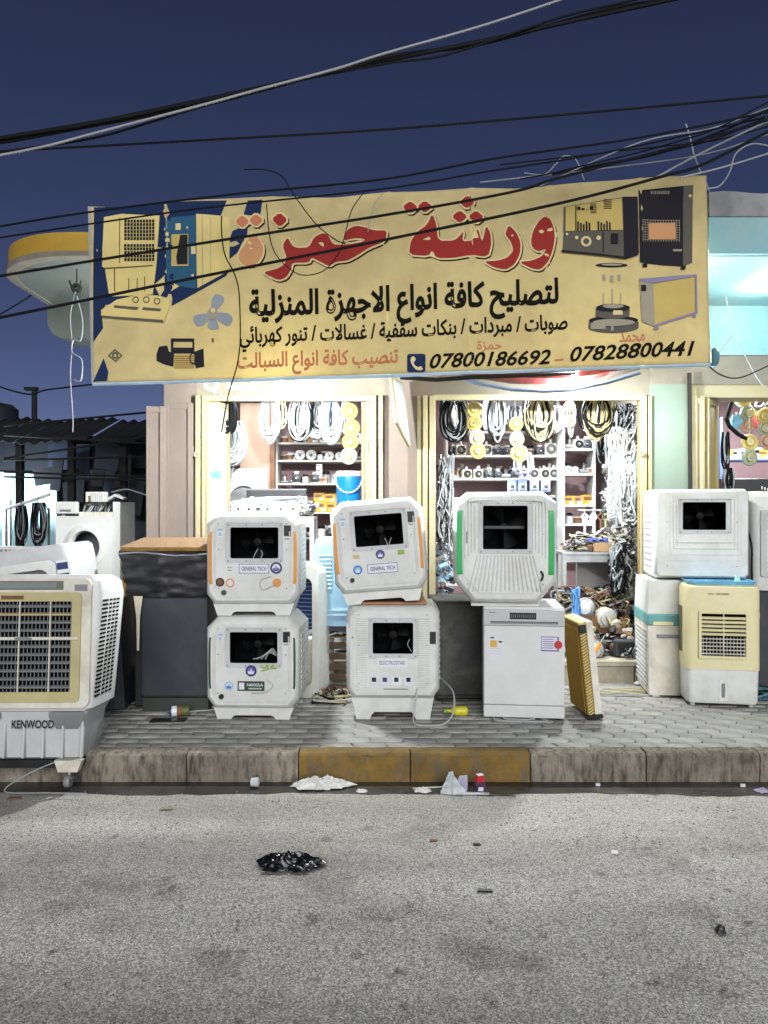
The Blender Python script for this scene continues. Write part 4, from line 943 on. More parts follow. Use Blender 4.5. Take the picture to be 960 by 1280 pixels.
g = G(); g.plate(rect(gx0 - .02, gx1 + .02, gz0 - .02, gz1 + .02, .012), [rect(gx0, gx1, gz0, gz1)], -dd - .022, -dd - .003); obj('grille_frame', g, cream, yc)
for k in range(5): g = G(); g.box((0, -dd - .014, gz1 - .035 - k * .032), (.33, .022, .016), Matrix.Rotation(R(25), 4, 'X'), .003); obj('louvre', g, cream, yc)
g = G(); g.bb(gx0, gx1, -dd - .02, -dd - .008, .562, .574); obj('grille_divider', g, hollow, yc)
for k in range(5): g = G(); g.box((0, -dd - .014, .545 - k * .029), (.33, .02, .006)); obj('louvre', g, white2, yc)
g = G()
for k in range(13): g.bb(gx0 + .012 + k * .0255, gx0 + .015 + k * .0255, -dd - .012, -dd - .008, gz0, .56)
g.bb(-.004, .004, -dd - .024, -dd - .012, gz0, gz1); obj('grille_bars', g, white2, yc)
g = G()
for s in (-1, 1):
    for k in range(22):
        for c in range(4): g.box((s * (hw + .0075), -.09 + c * .055, .42 + k * .017), (.003, .04, .007), Matrix.Rotation(R(-12 * s), 4, 'X'))
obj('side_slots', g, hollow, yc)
g = G(); g.bb(-.012, .012, -dd - .004, -dd + .004, .08, .19, .004); obj('level_gauge', g, mgrey, yc)
g = G(); g.plate(rect(-.03, .03, .05, .22, .01), [rect(-.014, .014, .078, .192, .005)], -dd - .005, -dd + .001); obj('gauge_frame', g, white, yc)
g = G(); g.box((0, -dd - .004, .30), (.5, .004, .006)); obj('seam', g, white2, yc)
slab_(yc, 'logo', -.005, .90, .10, .018, -dd - .003, violet, .001); slab_(yc, 'logo', -.09, .90, .05, .012, -dd - .003, lgrey, .001); slab_(yc, 'small_mark', 0, .82, .02, .012, -dd - .003, lgrey, .001)
g = G(); g.loft([rr(hw - .03, dd - .03, .968), rr(hw - .015, dd - .015, .99), rr(hw - .012, dd - .012, 1.0), rr(hw - .05, dd - .05, .992)]); obj('top_tray', g, cyanm, yc)
g = G(); g.cyl((.13, -.15, .99), (.13, -.15, 1.04), .025, .02, 10); obj('cap', g, M('mint_cap', 'a9d6c4', .3), yc)
cord(yc, [(hw, .0, .8), (hw + .05, -.03, .74), (hw + .04, -.04, .62), (hw + .03, -.02, .45)], .005, cream)
for s in (-1, 1):
    for yy in (-.18, .18): g = G(); g.cyl((s * .22, yy, .0005), (s * .22, yy, .04), .02, n=8); obj('foot', g, lgrey, yc)
# edge-of-frame cooler at far right
te2 = thing('edge_cooler', 'white cooler cut off by the right edge, standing on a dark box', 'air cooler', (PX(993, 6.6), 6.95, 1.05))
g = G(); g.loft([[(a, b_, z) for a, b_ in rect(-x, x, -.3, .3, .06, 4)] for x, z in ((.30, 0), (.33, .05), (.33, .75), (.35, .8), (.35, .84), (.3, .86))]); obj('shell', g, white, te2)
g = G(); g.plate(rect(-.27, .27, .12, .7, .02), [rect(-.22, .22, .17, .65)], -.315, -.298); obj('grille_frame', g, lgrey, te2)
g = G()
for k in range(9): g.bb(-.22, .22, -.31, -.3, .2 + k * .05, .215 + k * .05)
obj('slats', g, white2, te2)
g = G(); g.box((0, 0, 0), (.62, .55, .86), None, .012)
dbx = tag(obj('dark_box', g, dgrey, loc=(PX(990, 6.5), 6.9, PAV + .435)), 'dark grey metal box behind the yellow cooler at the right edge', 'box')
obj('handle', G().bb(-.3, -.285, -.32, -.28, .1, .3, .004), black, dbx)
g = G(); g.bb(-.3, .3, -.29, -.276, -.4, .4, .004); obj('door', g, dgrey, dbx)

# ------------------------------------------------------------------ left group
# big cooler on castors, on the road against the kerb
KW = thing('large_cooler', 'large beige fronted cooler on castors with KENWOOD on its tank', 'air cooler', (PX(23, 4.72), 4.98, .0), (R(-4), 0, R(1)))
hw, dd = .42, .225
def kr(x, d, z, r=.04): return [(a, b_, z) for a, b_ in rect(-x, x, -d, d, r, 4)]
zt = .47    # top of the tank
g = G(); g.loft([kr(hw - .085, dd - .05, .17), kr(hw - .075, dd - .03, .185), kr(hw - .055, dd - .01, zt - .05), kr(hw - .03, dd, zt)]); tank = obj('tank', g, lgrey, KW)
g = G()
for k in range(7): g.box((-.36 + k * .12, -dd + .012, .30), (.016, .03, .23), Matrix.Rotation(R(-4), 4, 'X'), .004)
obj('tank_ribs', g, lgrey, tank)
for x in (-.36, .16): g = G(); g.loft([[(x, -dd - .02, zt), (x + .22, -dd - .02, zt), (x + .22, -dd - .02, zt - .03), (x, -dd - .02, zt - .03)], [(x + .02, -dd + .01, zt), (x + .2, -dd + .01, zt), (x + .17, -dd + .012, zt - .11), (x + .04, -dd + .012, zt - .11)]]); obj('tank_latch', g, mgrey, tank)
flat_text('brand_text', 'KENWOOD', .06, zt - .075, .26, .052, -dd - .012, black, tank, .022)
g = G(); g.loft([kr(hw - .03, dd - .01, zt + .002), kr(hw, dd, zt + .02), kr(hw + .05, dd, 1.20), kr(hw + .035, dd - .01, 1.28), kr(hw - .02, dd - .05, 1.32)]); obj('body', g, white, KW)
# front frame and grille
fx, f0, f1 = .335, .545, 1.20; y = -dd
g = G(); g.plate(rect(-fx - .07, fx + .07, f0 - .05, f1 + .1, .05, 5), [rect(-fx, fx, f0, f1, .03)], y - .02, y - .002); obj('front_panel', g, white2, KW)
g = G(); g.plate(rect(-fx - .012, fx + .012, f0 - .012, f1 + .012, .03, 4), [rect(-fx + .045, fx - .045, f0 + .05, f1 - .045, .01)], y - .032, y - .012); obj('grille_frame', g, beige, KW)
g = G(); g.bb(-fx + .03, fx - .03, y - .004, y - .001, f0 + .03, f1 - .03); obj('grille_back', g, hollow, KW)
gx, z0_, z1_ = fx - .045, f0 + .05, f1 - .045
for k in range(11):
    z = z0_ + .03 + (z1_ - z0_ - .06) * k / 10
    if k == 6: continue
    g = G(); g.box((0, y - .018, z), (2 * gx, .026, .011), Matrix.Rotation(R(20), 4, 'X'), .002); obj('louvre', g, mgrey if k not in (9,) else beige, KW)
g = G()
for k in range(24): x = -gx + 2 * gx * (k + .5) / 24; g.box((x, y - .008, (z0_ + z1_) / 2), (.004, .004, z1_ - z0_))
obj('grille_bars', g, mgrey, KW)
for x in (-.22, -.03, .16): g = G(); g.box((x, y - .036, (z0_ + z1_) / 2), (.009, .01, z1_ - z0_), None, .002); obj('grille_post', g, white2, KW)
zc = z0_ + (z1_ - z0_) * .59
g = G(); g.box((0, y - .034, zc), (2 * fx, .016, .02), None, .004); hb = obj('grille_crossbar', g, white2, KW)
g = G(); g.plate(circ(0, zc, .055, 20, .012), (), y - .047, y - .042); obj('crossbar_badge', g, mgrey, hb)
slab_(KW, 'display_cover', -.02, 1.255, .5, .055, y - .02, M('smoked_panel', '6a6e62', .3, var=.15), .004); slab_(KW, 'display', -.02, 1.255, .42, .04, y - .024, mgrey, .003)
slab_(KW, 'badge', -.08, f1 - .02, .14, .024, y - .032, rust, .003)
slab_(KW, 'side_label', .34, 1.24, .08, .04, y - .02, mgrey, .003)
# side slots, two columns
for s in (-1, 1):
    g = G()
    for k in range(24):
        z = .56 + k * .026; e = hw + .02 + .05 * (z - .49) / .71 - .0185
        for c in (-.185, -.135, -.06, .01, .08): g.box((s * e, c, z), (.006, .042, .012))
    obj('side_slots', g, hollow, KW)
# sub-frame and castors
for s in (-1, 1):
    for yy in (-.2, .2):
        g = G(); g.loft([[(s * .28 - .085, yy - .03, .17), (s * .28 + .085, yy - .03, .17), (s * .28 + .085, yy + .03, .17), (s * .28 - .085, yy + .03, .17)], [(s * .28 - .06, yy - .03, .10), (s * .28 + .06, yy - .03, .10), (s * .28 + .06, yy + .03, .10), (s * .28 - .06, yy + .03, .10)]]); br = obj('castor_bracket', g, white2, KW)
        g = G(); g.cyl((s * .28, yy, .10), (s * .28, yy, .06), .012, n=8); g.box((s * .28, yy, .06), (.045, .03, .012)); obj('castor_fork', g, chrome, br)
        g = G(); g.lathe([(.012, -.018), (.034, -.018), (.038, -.010), (.038, .010), (.034, .018), (.012, .018)], (s * .28, yy - .015, .042), 'x', 18); obj('castor_wheel', g, mgrey, br)
g = G(); g.bb(-.34, .34, -.2, .2, .12, .168); obj('sub_frame', g, black, KW)
cord(KW, [(.2, -.2, .16), (.05, -.28, .1), (-.06, -.32, .012), (.2, -.34, .008), (.45, -.36, .008)], .004, gcable)

# slanted cooler top behind it
SC = thing('slanted_cooler', 'light grey cooler top with blue sticker sloping up behind the large castored cooler', 'air cooler', (PX(30, 5.5), 5.75, PAV), (0, R(-8), R(0)))
g = G(); g.loft([[(a, b_, z) for a, b_ in rect(-x, x, -.26, .26, .05, 4)] for x, z in ((.46, .02), (.50, .1), (.50, 1.16), (.49, 1.25), (.46, 1.275))]); obj('shell', g, lgrey, SC)
g = G(); g.plate(rect(-.42, .40, .75, 1.17, .05, 5), [rect(-.36, .34, .8, 1.11, .06, 5)], -.285, -.258); obj('front_frame', g, white, SC)
g = G(); g.bb(-.36, .34, -.262, -.259, .8, 1.12); obj('window', g, M('smoky_window', '57525c', .25, var=.2), SC)
q_ = slab_(SC, 'energy_label', .44, 1.08, .085, .15, -.262, sticker, .002); slab_(q_, 'label_block', .44, 1.115, .08, .05, -.264, navy, .001); slab_(q_, 'label_block', .44, 1.045, .08, .035, -.264, dgreen, .001)
for x in (-.4, .4):
    for yy in (-.2, .2): obj('foot', G().cyl((x, yy, -.05 if x < 0 else .0), (x, yy, .1), .03, n=8), black, SC)

# washing machine, raised on a crate
WM = thing('washing_machine', 'stripped white front loading washing machine with open round door hole at the left', 'washing machine', (PX(106, 7.1), 7.4, PZ(735, 7.1)), (0, 0, R(-5)))
WM.scale = (.9, .9, .95)
zb0 = PZ(735, 7.1)
g = G(); g.loft([[(-.30, y_, .0), (.30, y_, .0), (.30, y_, .84), (-.30, y_, .84)] for y_ in (-.27, .28)], (False, True)); obj('cabinet', g, enamel, WM)
g = G(); g.plate(rect(-.30, .30, 0, .70, .02), [circ(.02, .40, .15, 28)], -.30, -.27); fp = obj('front_panel', g, enamel, WM)
g = G(); g.lathe([(.215, -.302), (.215, -.312), (.20, -.322), (.16, -.322), (.148, -.30), (.148, -.26)], (.02, 0, .40), 'y', 32, False); obj('door_ring', g, white, fp)
g = G(); g.lathe([(.149, -.285), (.18, -.22), (.2, -.05)], (.02, 0, .40), 'y', 28, False); g.lathe([(.2, -.05), (.001, -.05)], (.02, 0, .40), 'y', 28, False); obj('drum', g, M('drum_steel', '6d7074', .35, metal=.6, var=.15), WM)
g = G(); g.bb(-.30, -.07, -.305, -.25, .72, .84, .008); dr = obj('drawer', g, enamel, WM); obj('drawer_handle', G().bb(-.25, -.13, -.312, -.304, .745, .765, .003), mgrey, dr)
g = G(); g.bb(-.06, .30, -.29, -.25, .70, .74, .004); obj('panel_frame', g, white2, WM)
g = G(); random.seed(5)
for k in range(16):
    x = -.03 + random.random() * .28; g.cyl((x, -.27, .74), (x + random.uniform(-.03, .03), -.2, .80 + random.random() * .03), .008, n=6)
obj('exposed_parts', g, steel, WM)
g = G(); g.plate(rect(-.05, .17, .80, .94), [rect(-.03, .0, .83, .9)], -.15, -.1); obj('control_board', g, white2, WM)
g = G()
for k in range(6): g.bb(.03 + k * .02, .042 + k * .02, -.165, -.15, .82, .93)
obj('connector_row', g, white, WM)
g = G(); g.plate([(.12, .84), (.27, .92), (.36, .88), (.35, .865), (.27, .895), (.14, .83)], (), -.16, -.05); obj('lid_piece', g, lgrey, WM)
cord(WM, [(.16, .0, .94), (.3, .05, .97), (.45, .0, .94), (.6, -.05, .90)], .008, gcable)
CR = thing('machine_stand', 'wrapped dark stand carrying the stripped washing machine', 'stand', (PX(103, 7.1), 7.4, PAV), (0, 0, R(-9)))
zb0 -= PAV
g = G(); g.bb(-.32, .32, -.28, .3, .0, zb0 - .06, .01); obj('box', g, dgrey, CR)
g = G(); g.bb(-.34, .34, -.3, .32, zb0 - .06, zb0 - .001, .005); obj('top_board', g, mgrey, CR)

# dark grey cabinet with wrapped pads on top
GC = thing('grey_cabinet', 'dark slate grey metal cabinet under the black wrapped pads', 'cabinet', (PX(217, 5.95), 6.26, PAV))
g = G(); g.bb(-.26, .27, -.29, .3, .1, .90, .015); obj('body', g, dgrey, GC)
g = G(); g.bb(-.255, .265, -.305, -.292, .12, .885, .008); obj('door', g, dgrey, GC)
g = G(); g.bb(-.25, .26, -.27, .28, .001, .099); obj('plinth', g, M('plinth_dark', '30352f', .6, var=.2), GC)
bp2 = thing('wrapped_pads', 'stack of cooling pads wrapped in black film with bare cardboard coloured top', 'cooling pads', (PX(203, 5.9), 6.26, PAV + .915), (R(5), 0, 0))
g = G(); random.seed(9)
def wr(u, v):
    a = u * 2 * math.pi; c, s = math.cos(a), math.sin(a); k = 1 / max(abs(c), abs(s)); x, y = c * k, s * k
    q_ = .014 * noise.noise((x * 3, y * 3, v * 6)) + .008 * noise.noise((x * 2, y * 2, v * 22))
    lo = -.02 * v + (.0 if x > -.4 else -.12 * (1 - v) * (-.4 - x) * 1.6)
    return (x * (.345 + q_) + (.05 * (1 - v) if x < 0 else 0), y * (.30 + q_), .002 + .36 * v)
g.grid(wr, 96, 22); obj('film_wrap', g, film, bp2, ang=80)
g = G(); g.bb(-.33, .33, -.285, .285, .004, .385); obj('pad_block', g, padm, bp2)
g = G()
for k in range(56):
    x = -.335 + k * .0122; g.tube([(x + .004 * (j % 2) + random.uniform(-.002, .002), -.29 + j * .045, .388 + .006 * (j % 2)) for j in range(14)], .0055, 3)
obj('honeycomb_top', g, card, bp2)
g = G(); g.grid(lambda u, v: (-.345 + .69 * u, -.318 - .006 * noise.noise((u * 9, v * 3, 2)), .335 + .012 * v + .012 * math.sin(u * 7) - .02 * max(0, u - .7)), 30, 3); obj('film_edge', g, M('film_edge', '8a8a94', .3, var=.2), bp2)
# dark panels left of it
for i, (a, b_, m_, lab, ry) in enumerate(((124, 154, dgrey, 'tilted slate grey panel leaning beside the large castored cooler', -4), (160, 176, M('dark_panel', '1a1b1d', .6, var=.3), 'upright black panel between the tilted grey panel and the slate cabinet', -1))):
    xm = PX((a + b_) / 2 + 6, 6.1); wd = PX(b_, 6.1) - PX(a, 6.1)
    t = thing('leaning_panel', lab, 'panel', (xm, 6.2 + i * .12, PAV), (R(-3), R(ry), R(6)))
    g = G(); g.bb(-wd / 2, wd / 2, -.25, .25, .0, .93, .008); obj('sheet', g, m_, t)
    g = G(); g.bb(-wd / 2 + .02, wd / 2 - .02, -.262, -.252, .05, .88, .003); obj('face', g, m_, t)
g = G(); g.loft([[(-.035, -.004, .42), (.035, -.004, .42), (.035, .004, .42), (-.035, .004, .42)], [(-.012, -.006, .25), (.014, -.006, .25), (.014, .002, .25), (-.012, .002, .25)], [(-.008, -.006, 0), (.008, -.006, 0), (.008, .002, 0), (-.008, .002, 0)]])
tag(obj('tape_strip', g, M('masking_tape', 'cfc9b4', .7), loc=(PX(173, 5.94), 5.935, PAV + .48)), 'pale strip of tape hanging from the black film beside the slate cabinet', 'tape')
# small can on the pavement
t = thing('spray_can', 'small white, brown and green can lying in front of the slate cabinet', 'can', (PX(219, 5.75), 5.82, PAV + .042), (0, 0, R(12)))
for i, (a, b_, m_, r) in enumerate(((-.06, -.045, navy, .03), (-.045, -.005, sticker, .04), (-.005, .03, rust, .041), (.03, .085, M('can_green', '4f5a22', .5), .041))):
    g = G(); g.lathe([(r * .9, a), (r, a + .004), (r, b_ - .001), (r * .97, b_)], (0, 0, 0), 'x', 16); obj('can_section' if i else 'cap', g, m_, t)
g = G(); g.box((0, 0, .0), (.26, .1, .008), Matrix.Rotation(R(3), 4, 'Z'), .002)
tag(obj('metal_strip', g, black, loc=(PX(208, 5.65), 5.70, PAV + .006)), 'flat black strip lying under the small can', 'strip')
# yellow lamp/plug by the ribbed cooler
t = thing('yellow_bulb', 'small yellow plastic bottle lying between the ribbed cooler and the dishwasher', 'bottle', (PX(574, 5.8), 5.84, PAV + .037))
g = G(); g.lathe([(.012, -.09), (.014, -.06), (.03, -.045), (.036, -.02), (.036, .05), (.03, .065), (.01, .07)], (0, 0, 0), 'x', 18); obj('body', g, M('yel_green', 'c9c22a', .35, var=.1), t)
g = G(); g.lathe([(.013, -.115), (.016, -.112), (.016, -.085), (.013, -.082)], (0, 0, 0), 'x', 12); obj('neck', g, leafg, t)

# white cooler shell with blue pad behind stack A, pale blue drum
t = thing('shell_frame', 'white rounded cooler shell with dark blue pad peeping out behind the left stack', 'air cooler', (PX(372, 6.5), 6.6, PAV), (0, 0, R(-20)))
g = G(); g.plate(rect(-.26, .26, 0, 1.12, .1, 6), [rect(-.20, .20, .1, 1.0, .06, 5)], -.16, .16); obj('frame', g, white, t)
g = G(); g.bb(-.2, .2, -.02, .03, .55, 1.0); obj('pad', g, navy, t)
g = G()
for k in range(13): g.bb(-.2, .2, -.028, -.02, .57 + k * .034, .58 + k * .034)
obj('pad_lines', g, M('steel_blue', '6f86b4', .5), t)
g = G(); g.bb(-.2, .2, -.1, .1, .1, .5, .02); obj('lower_panel', g, white2, t)
t = thing('blue_drum', 'pale blue plastic cooler body standing behind the middle stack', 'drum', (PX(421, 6.55), 6.72, PAV + .485 + .065))
g = G(); g.loft([[(a, b_, z) for a, b_ in rect(-x, x, -.2, .2, .07, 5)] for x, z in ((.17, 0.03), (.19, .06), (.20, .7), (.185, .76), (.15, .78))]); obj('body', g, pblue, t)
g = G()
for k in range(9): g.box((-.10, -.205, .35 + k * .035), (.12, .01, .014), None, .003)
for z in (.12, .16): g.bb(-.17, .17, -.21, -.198, z, z + .015)
obj('mouldings', g, M('pale_blue_light', 'a9c8da', .35), t)
g = G()
for s in (-1, 1): g.lathe([(.02, -.02), (.05, -.02), (.05, .02), (.02, .02)], (s * .12, -.12, -.012), 'x', 12)
obj('castor', g, black, t); obj('skid', G().bb(-.16, .16, -.16, .16, -.02, .035), dgrey, t)
t2 = thing('crate_stand', 'brown wooden crate heaped with cable between the left and middle stacks', 'crate', (PX(418, 6.55), 6.72, PAV))
crm = M('crate_wood', '4f4132', .85, var=.3, scale=8, dirt=.5, dirtcol='2b251f')
for z in (.02, .11, .20, .29, .38): obj('slat', G().bb(-.2, .2, -.16, -.14, z, z + .055, .003), crm, t2)
for s in (-1, 1): obj('side_board', G().bb(s * .2, s * .185, -.14, .15, .01, .475, .003), woodm, t2)
obj('lid', G().bb(-.21, .21, -.17, .16, .476, .484), card, t2)

# ------------------------------------------------------------------ inside the shops
SY = 8.75     # front edge of the back shelves
def shelf_unit(label, pxa, pxb, pys, m=roomwhite, Y=SY, depth=.34, back=True):
    xa_, xb_ = PX(pxa, Y), PX(pxb, Y); t = thing('shelf_unit', label, 'shelf', ((xa_ + xb_) / 2, Y, FL)); h = (xb_ - xa_) / 2
    zs = [PZ(p, Y) - FL for p in pys]
    for z in zs: obj('shelf_board', G().bb(-h, h, 0, depth, z - .022, z, .003), m, t)
    for s in (-1, 1): obj('upright', G().bb(s * h, s * (h + .022), .0, depth, 0, max(zs) + .45), m, t)
    return t
shelf_unit('white shelves on the pink back wall of the left shop', 347, 462, (553, 575, 604, 640, 672, 705, 740))
shelf_unit('white shelves of motors and pumps on the back wall of the middle shop', 560, 697, (539, 569, 598, 634, 657, 690, 730, 770))
shelf_unit('grey corner shelves of small parts beside the white cable tangle in the middle shop', 706, 742, (561, 592, 631, 655), lgrey, 8.45, .3)
shelf_unit('blue edged shelves in the right shop', 903, 1010, (573, 625, 672), M('blue_shelf', '51689c', .5, var=.1), 8.4, .35)
obj_pb = tag(obj('plywood_panel', G().bb(PX(300, 8.6), PX(343, 8.6), 8.6, 8.63, FL, 2.95, .003), M('peach_board', '97806f', .7, var=.12, scale=3)), 'tall peach coloured board standing at the left of the left shop', 'board')
obj('panel_edge', G().bb(PX(338, 8.6), PX(343, 8.6), 8.585, 8.599, FL, 2.95), rust, obj_pb)
tag(obj('wall_poster', G().bb(PX(610, 9.2), PX(655, 9.2), 9.28, 9.292, PZ(548, 9.2), PZ(500, 9.2)), sticker), 'blank white sheet on the back wall between the cable coils of the middle shop', 'poster')
tag(obj('wall_sheet', G().bb(PX(682, 9.2), PX(712, 9.2), 9.28, 9.292, PZ(540, 9.2), PZ(496, 9.2)), M('pink_sheet', 'd69ac0', .6, var=.1)), 'pink sheet on the back wall beside the right cable coil of the middle shop', 'sheet')

# ---- goods, one prototype of each kind; the prototype is used for its first spot
def p_pump():
    t = thing('pump', '', 'pump'); obj('housing', G().bb(-.06, .06, -.05, .06, 0, .125, .01), white2, t)
    g = G(); g.lathe([(.024, -.052), (.05, -.052), (.05, -.066), (.024, -.066)], (0, 0, .065), 'y', 18, False); obj('face_ring', g, black, t)
    g = G(); g.lathe([(.018, -.052), (.012, -.075), (.001, -.076)], (0, 0, .065), 'y', 12); obj('inlet', g, steel, t)
    g = G(); g.cyl((.0, .0, .12), (.0, .0, .165), .016, n=10); obj('outlet', g, lgrey, t); return t
def p_motor():
    t = thing('small_motor', '', 'motor'); g = G(); g.lathe([(.03, 0), (.055, .01), (.055, .09), (.03, .10)], (0, -.05, .057), 'y', 16); obj('casing', g, dgrey, t)
    g = G(); g.cyl((0, -.09, .057), (0, -.05, .057), .01, n=8); obj('shaft', g, steel, t)
    g = G(); g.bb(-.045, .045, -.05, .04, 0, .012); obj('mount', g, steel, t); g = G(); g.bb(-.03, .03, -.03, .03, .108, .14, .005); obj('terminal_box', g, lgrey, t); return t
def p_ring():
    t = thing('pulley_ring', '', 'pulley'); g = G(); g.lathe([(.028, -.02), (.06, -.03), (.065, -.02), (.065, .02), (.06, .03), (.028, .02), (.028, -.02)], (0, 0, .066), 'y', 20, False); obj('rim', g, white, t)
    g = G(); g.lathe([(.012, -.015), (.03, -.012), (.03, .012), (.012, .015), (.012, -.015)], (0, 0, .066), 'y', 12, False); obj('hub', g, lgrey, t); return t
def p_carton(m1=cardy, m2=rust):
    t = thing('carton', '', 'carton'); obj('box', G().bb(-.07, .07, -.05, .07, 0, .11, .003), m1, t); obj('printed_band', G().bb(-.062, .03, -.0525, -.0505, .055, .085), m2, t); obj('printed_patch', G().bb(.0, .055, -.0525, -.0505, .015, .04), sticker, t); return t
def p_jar():
    t = thing('parts_jar', '', 'jar'); g = G(); g.lathe([(.04, 0), (.048, .008), (.048, .085), (.035, .10)], n=16); obj('glass', g, lgrey, t)
    g = G(); g.lathe([(.038, .10), (.04, .104), (.04, .13), (.03, .135)], n=14); obj('lid', g, black, t); return t
def p_blister():
    t = thing('blister_pack', '', 'packet'); obj('card', G().bb(-.055, .055, 0, .004, -.15, 0), M('blister_blue', '8397c4', .4, var=.2), t)
    obj('bubble', G().bb(-.04, .04, -.03, -.001, -.13, -.05, .012), M('clear_bubble', 'b9c2d6', .2), t); obj('part', G().bb(-.022, .022, -.036, -.0305, -.11, -.07, .004), dgrey, t); return t
def p_valve():
    t = thing('valve', '', 'valve'); g = G(); g.cyl((-.05, 0, .03), (.05, 0, .03), .022, n=10); obj('pipe', g, steel, t); g = G(); g.cyl((0, 0, .045), (0, 0, .10), .016, n=10); obj('stem', g, chrome, t); g = G(); g.lathe([(.01, .10), (.035, .102), (.035, .115), (.01, .117)], n=12); obj('handwheel', g, black, t); return t
def p_spool():
    t = thing('wire_spool', '', 'spool'); g = G(); g.lathe([(.055, 0), (.055, .008), (.028, .01), (.028, .07), (.055, .072), (.055, .08)], n=18); obj('reel', g, white2, t); g = G(); g.lathe([(.03, .012), (.046, .014), (.046, .066), (.03, .068)], n=16); obj('winding', g, rust, t); return t
PROTO = {}; KIND = dict(pump=(p_pump, 'round faced pump'), motor=(p_motor, 'dark electric motor'), ring=(p_ring, 'white plastic pulley ring'), carton=(p_carton, 'yellow carton'), jar=(p_jar, 'black lidded jar'), blister=(p_blister, 'blue blister pack'), valve=(p_valve, 'handwheel valve'), spool=(p_spool, 'copper wire spool'), box=(lambda: p_carton(sticker, black), 'white carton'), brown=(lambda: p_carton(card, rust), 'brown carton'))
def put(kind, loc, label, rz=0, sc=1, group='goods on the shop shelves'):
    if kind not in PROTO:
        t = PROTO[kind] = KIND[kind][0](); t.location = loc; t.rotation_euler = (0, 0, rz); t.scale = (sc,) * 3; t['label'] = label
    else: t = dup(PROTO[kind], loc, (0, 0, rz), label, sc)
    t['group'] = group; return t
def row(py, Y, items, where, depth=.10):
    """items: (px, kind, scale)"""
    cnt = {}; tot = {}
    for _, k, _ in items: tot[k] = tot.get(k, 0) + 1
    for px, k, sc in items:
        i = cnt.get(k, 0); cnt[k] = i + 1
        pos = '' if tot[k] == 1 else (ORD[i] + ' from left, ')
        put(k, (PX(px, Y + depth), Y + depth, PZ(py, Y) + .0005), f'{KIND[k][1]}, {pos}{where}', random.uniform(-.15, .15), sc)
random.seed(21)
wl = 'shelf of the left shop'
row(575, SY, [(362, 'spool', .9), (375, 'ring', .95), (389, 'ring', .95), (400, 'jar', .7), (412, 'ring', .8), (424, 'ring', .75), (452, 'valve', 1)], 'second ' + wl)
row(604, SY, [(371, 'motor', 1), (382, 'jar', .8), (394, 'motor', .95), (405, 'brown', .6), (424, 'pump', .9), (438, 'box', .8), (452, 'pump', .9)], 'third ' + wl)
z_ = PZ(604, SY)
for k in range(4): put('box', (PX(399, 8.86), 8.87, z_ + .001 + k * .056), f'{ORD[k]} flat white carton from below in the pile, third shelf of the left shop', .05 * (k % 2), .5)
row(640, SY, [(388, 'motor', .9), (402, 'carton', 1.1), (415, 'carton', 1.0), (428, 'carton', 1.05), (441, 'carton', .9), (455, 'brown', 1)], 'fourth ' + wl)
for i, x in enumerate((399, 413, 427)): put('carton', (PX(x, 8.87), 8.87, PZ(640, SY) + (.122, .112, .117)[i]), f'{ORD[i]} upper yellow carton from the left, fourth shelf of the left shop', random.uniform(-.1, .1), .9)
row(672, SY, [(390, 'valve', 1.1), (402, 'jar', 1), (414, 'motor', 1), (440, 'spool', 1)], 'fifth ' + wl)
row(553, SY, [(430, 'brown', 1), (446, 'box', 1)], 'top ' + wl)
wm = 'shelf of the middle shop'
row(539, SY, [(640, 'brown', .8), (660, 'jar', .8), (672, 'valve', 1), (684, 'brown', .7)], 'top ' + wm)
row(569, SY, [(576, 'pump', 1), (592, 'motor', .9), (608, 'pump', 1), (622, 'motor', .9), (634, 'motor', .9), (652, 'valve', 1.1), (662, 'spool', .9), (674, 'motor', .9), (688, 'pump', 1.15)], 'second ' + wm)
row(598, SY, [(583, 'pump', .85), (597, 'pump', .85), (611, 'motor', .9), (622, 'motor', .8), (632, 'valve', 1.1), (643, 'motor', .9), (655, 'pump', .9), (667, 'pump', .9), (680, 'pump', .9), (692, 'pump', .95)], 'third ' + wm)
for i, x in enumerate((640, 653, 668, 682)): put('blister', (PX(x, SY - .03), SY - .03, PZ(597, SY) - .02), f'{ORD[i]} blue blister pack from the left under the third shelf, middle shop', random.uniform(-.1, .1), .95, 'blister packs under a shelf')
row(634, SY, [(572, 'box', 1), (582, 'motor', 1), (702 - 12, 'motor', 1)], 'fourth ' + wm)
row(657, SY, [(568, 'carton', .8), (580, 'valve', 1), (688, 'jar', 1), (680, 'motor', 1.1)], 'fifth ' + wm)
row(690, SY, [(566, 'box', 1.1), (578, 'brown', 1.1), (690, 'motor', 1)], 'sixth ' + wm)
wc = 'corner shelf of the middle shop'
row(561, 8.45, [(712, 'valve', 1.2), (722, 'pump', .9), (733, 'motor', 1)], 'top ' + wc)
row(592, 8.45, [(710, 'jar', .9), (719, 'jar', .8), (730, 'valve', 1.1), (738, 'spool', .8)], 'second ' + wc)
row(631, 8.45, [(711, 'carton', .9), (721, 'brown', .9), (734, 'carton', 1)], 'third ' + wc)
row(655, 8.45, [(712, 'jar', .9), (722, 'spool', 1), (733, 'box', .8)], 'lowest ' + wc)
row(625, 8.4, [(915, 'motor', 1.3), (935, 'jar', 1.1), (955, 'box', 1.2)], 'middle blue shelf of the right shop')
row(672, 8.4, [(945, 'carton', 1.1), (955, 'brown', 1.2)], 'low blue shelf of the right shop')

